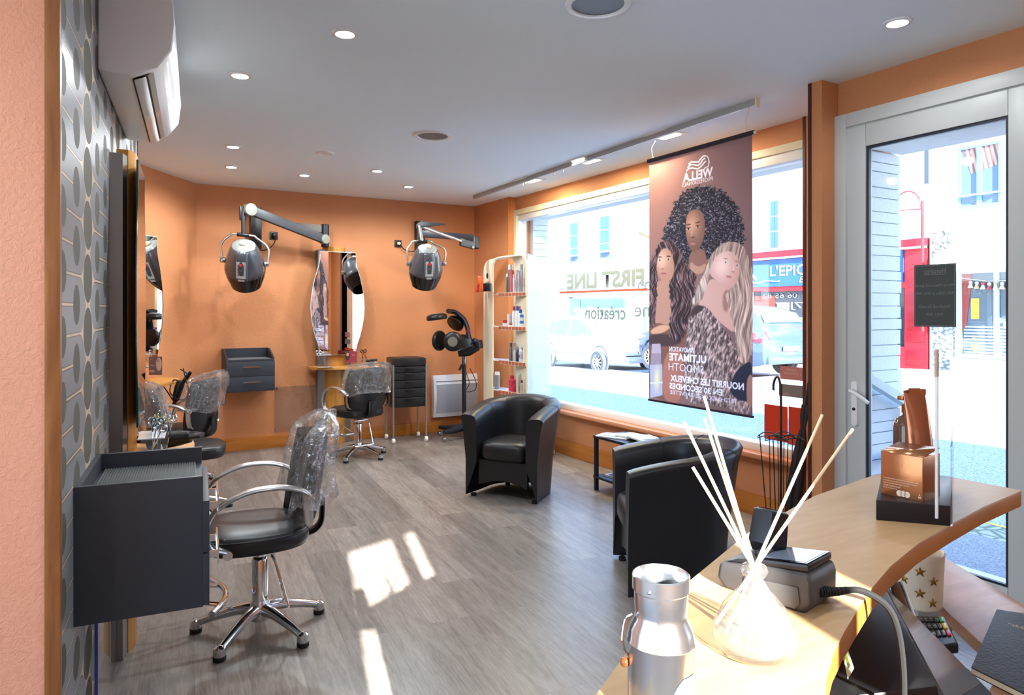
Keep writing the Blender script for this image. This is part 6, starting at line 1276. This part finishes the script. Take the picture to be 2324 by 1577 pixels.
# ---- handrail outside the door
t=thing('entrance_handrail','pale blue metal handrail sloping down outside the entrance door','handrail',(0,0,0))
mcol('rail pale blue',(186,206,216),.4); r0,r1=Vector((3.72,2.455,1.12)),Vector((4.26,2.48,.90))
MB().bar(r0,r1,.05,.05).build('top_rail','rail pale blue',t); MB().bar(r1-Vector((.04,0,.02)),Vector((4.22,2.48,-.13)),.05,.05,(1,0,0)).build('post','rail pale blue',t)
MB().bar(r1-Vector((.04,0,.28)),Vector((3.95,2.47,.62)),.04,.06).build('cross_rail','rail pale blue',t); MB().bar(Vector((3.76,2.455,1.10)),Vector((3.76,2.54,1.10)),.03,.03).build('wall_fixing','rail pale blue',t)
# ---- parked cars
def car(name,label,x,y,ang,col,glasscol=(96,132,176),L=4.37):
    z=zg(x,y); t=thing(name,label,'car',(x,y,z),R(ang),'cars parked across the street'); pt=mat(name+'_paint_'+str(len(M)),srgb(*col),.18,.1,coat=.8); M['cp'+label[:14]]=pt
    ss=[0,.05,.20,.35,.7,1.2,1.8,2.3,2.75,3.05,3.3,3.6,4.0,4.25,4.37]; zt_=[.86,1.02,1.25,1.46,1.585,1.63,1.63,1.59,1.44,1.23,1.08,1.02,.93,.78,.60]; zb=[.42,.34,.30,.28,.26,.24,.24,.24,.24,.24,.26,.28,.30,.34,.42]; hw=[.70,.80,.85,.88,.90,.91,.91,.91,.91,.90,.90,.89,.86,.78,.66]
    rows=[]
    for s2,zt2,zb2,h2 in zip(ss,zt_,zb,hw):
        be=min(1.0,zt2-.03); top=h2-(max(0,zt2-1.0)/.63)*.22-.04; ring=[(h2*.93,zb2),(h2,zb2+.12),(h2+.01,.62 if be>.65 else be*.9),(h2-.015,be),(top,zt2-.015),(top*.6,zt2+.012),(0,zt2+.02)]
        ring=ring+[(-a_,c_) for a_,c_ in ring[-2::-1]]; rows.append([Vector((s2,a_,c_)) for a_,c_ in ring])
    b=MB().grid(rows); n_=len(rows[0]); b.f+= [tuple(range(n_)),tuple(range((len(rows)-1)*n_,len(rows)*n_))]; b.mi+=[0,0]; body=b.build('body',pt,t,ang=38)
    gm=mcol('carglass%d'%glasscol[0],glasscol,.05)
    def ys(zz,s2): h2=np.interp(s2,ss,hw); zt2=np.interp(s2,ss,zt_); top=h2-(max(0,zt2-1.0)/.63)*.22-.04; k=(zz-1.0)/max(zt2-.015-1.0,.05); return (h2-.015)*(1-k)+top*k+.006
    for sg in (-1,1):
        for P in ([(.50,1.06),(.62,1.38),(.92,1.48),(1.0,1.03)],[(1.05,1.03),(.98,1.49),(1.75,1.53),(1.80,1.02)],[(1.88,1.02),(1.84,1.53),(2.30,1.50),(2.62,1.40),(2.78,1.02)],[(2.84,1.02),(2.72,1.36),(2.95,1.22),(3.10,1.04)]):
            MB().add([(a_,sg*ys(c_,a_),c_) for a_,c_ in P],[tuple(range(4 if len(P)==4 else 5))]).build('side_window',gm,t)
        MB().box(1.05,2.9,sg*.915-.012,sg*.915+.012,.50,.54).build('door_trim',mcol('car trim grey',(110,120,124),.4),t)
        MB().sphere((2.72,sg*1.0,1.06),.10,12,(.8,.7,.7)).build('wing_mirror',pt,t)
        MB().add([(.0,sg*.62,.86),(.03,sg*.72,1.06),(.28,sg*.885,1.02),(.36,sg*.905,.90),(.10,sg*.86,.80)],[(0,1,2,3,4)]).build('tail_light',mcol('tail red',(200,30,50),.2),t,solid=.015)
        MB().add([(4.32,sg*.70,.72),(4.02,sg*.865,.90),(3.78,sg*.895,.86),(4.1,sg*.86,.74)],[(0,1,2,3)]).build('headlight',mcol('lamp clear',(210,220,226),.1),t,solid=.012)
        for s2 in (.86,3.48):
            MB().lathe([(.37,-.03),(.40,0),(.37,.02)],n=28,M_=Matrix.Rotation(R(90),3,'X'),cap=False).xf(Matrix.Translation((s2,sg*.905,.40))).build('wheel_arch',mcol('arch dark',(50,58,72),.6),t)
            Mw=Matrix.Translation((s2,sg*.90,.325))@Matrix.Rotation(R(90),4,'X'); wl_=MB().lathe([(.20,-.1),(.30,-.11),(.325,-.08),(.325,.08),(.30,.11),(.22,.105)],n=36,cap=False).xf(Mw).build('tyre',mcol('tyre grey',(70,76,84),.7),t,ang=50)
            MB().lathe([(.22,.06),(.225,.1),(.205,.1),(.19,.06)],n=36,cap=False).lathe([(.05,.07),(.05,.1),(1e-5,.105)],n=16).xf(Matrix.Translation((s2,sg*.90,.325))@Matrix.Rotation(R(90*sg),4,'X').inverted()).build('rim','silver',wl_)
            MB().lathe([(.20,.05),(1e-5,.05)],n=30).xf(Matrix.Translation((s2,sg*.90,.325))@Matrix.Rotation(R(90*sg),4,'X').inverted()).build('brake_disc','arch dark',wl_)
            for k in range(10):
                a=2*math.pi*k/10; MB().add([(.04*math.cos(a-.3),.04*math.sin(a-.3),.095),(.205*math.cos(a-.13),.205*math.sin(a-.13),.092),(.205*math.cos(a+.13),.205*math.sin(a+.13),.092),(.04*math.cos(a+.3),.04*math.sin(a+.3),.095)],[(0,1,2,3)]).xf(Matrix.Translation((s2,sg*.90,.325))@Matrix.Rotation(R(90*sg),4,'X').inverted()).build('spoke',mcol('spoke white',(226,228,228),.3),wl_)
    MB().add([(3.02,-.62,1.26),(3.02,.62,1.26),(2.72,.60,1.47),(2.72,-.60,1.47)],[(0,1,2,3)]).xf(Matrix.Translation((.03,0,.012))).build('windscreen',gm,t); MB().add([(.185,-.62,1.25),(.185,.62,1.25),(.34,.58,1.47),(.34,-.58,1.47)],[(0,1,2,3)]).xf(Matrix.Translation((-.03,0,.0))).build('rear_window',gm,t)
    MB().box(-.04,.14,-.72,.72,.34,.52).build('rear_bumper',pt,t,bevel=.04); MB().box(-.05,-.035,-.26,.26,.62,.73).build('number_plate',mcol('plate pale',(230,226,200),.4),t); MB().box(4.2,4.40,-.60,.60,.32,.5).build('front_bumper',pt,t,bevel=.04)
    return t
car('parked_car','white car parked across the street, side-on in the shop window',13.0,19.55,-90,(240,241,242))
car('parked_car','white car at the left edge of the shop window, behind the display',13.0,25.2,-90,(236,240,240))
car('parked_car','dark blue-grey car parked across the street, right of the banner',13.0,10.35,90,(58,74,104),(70,110,130))
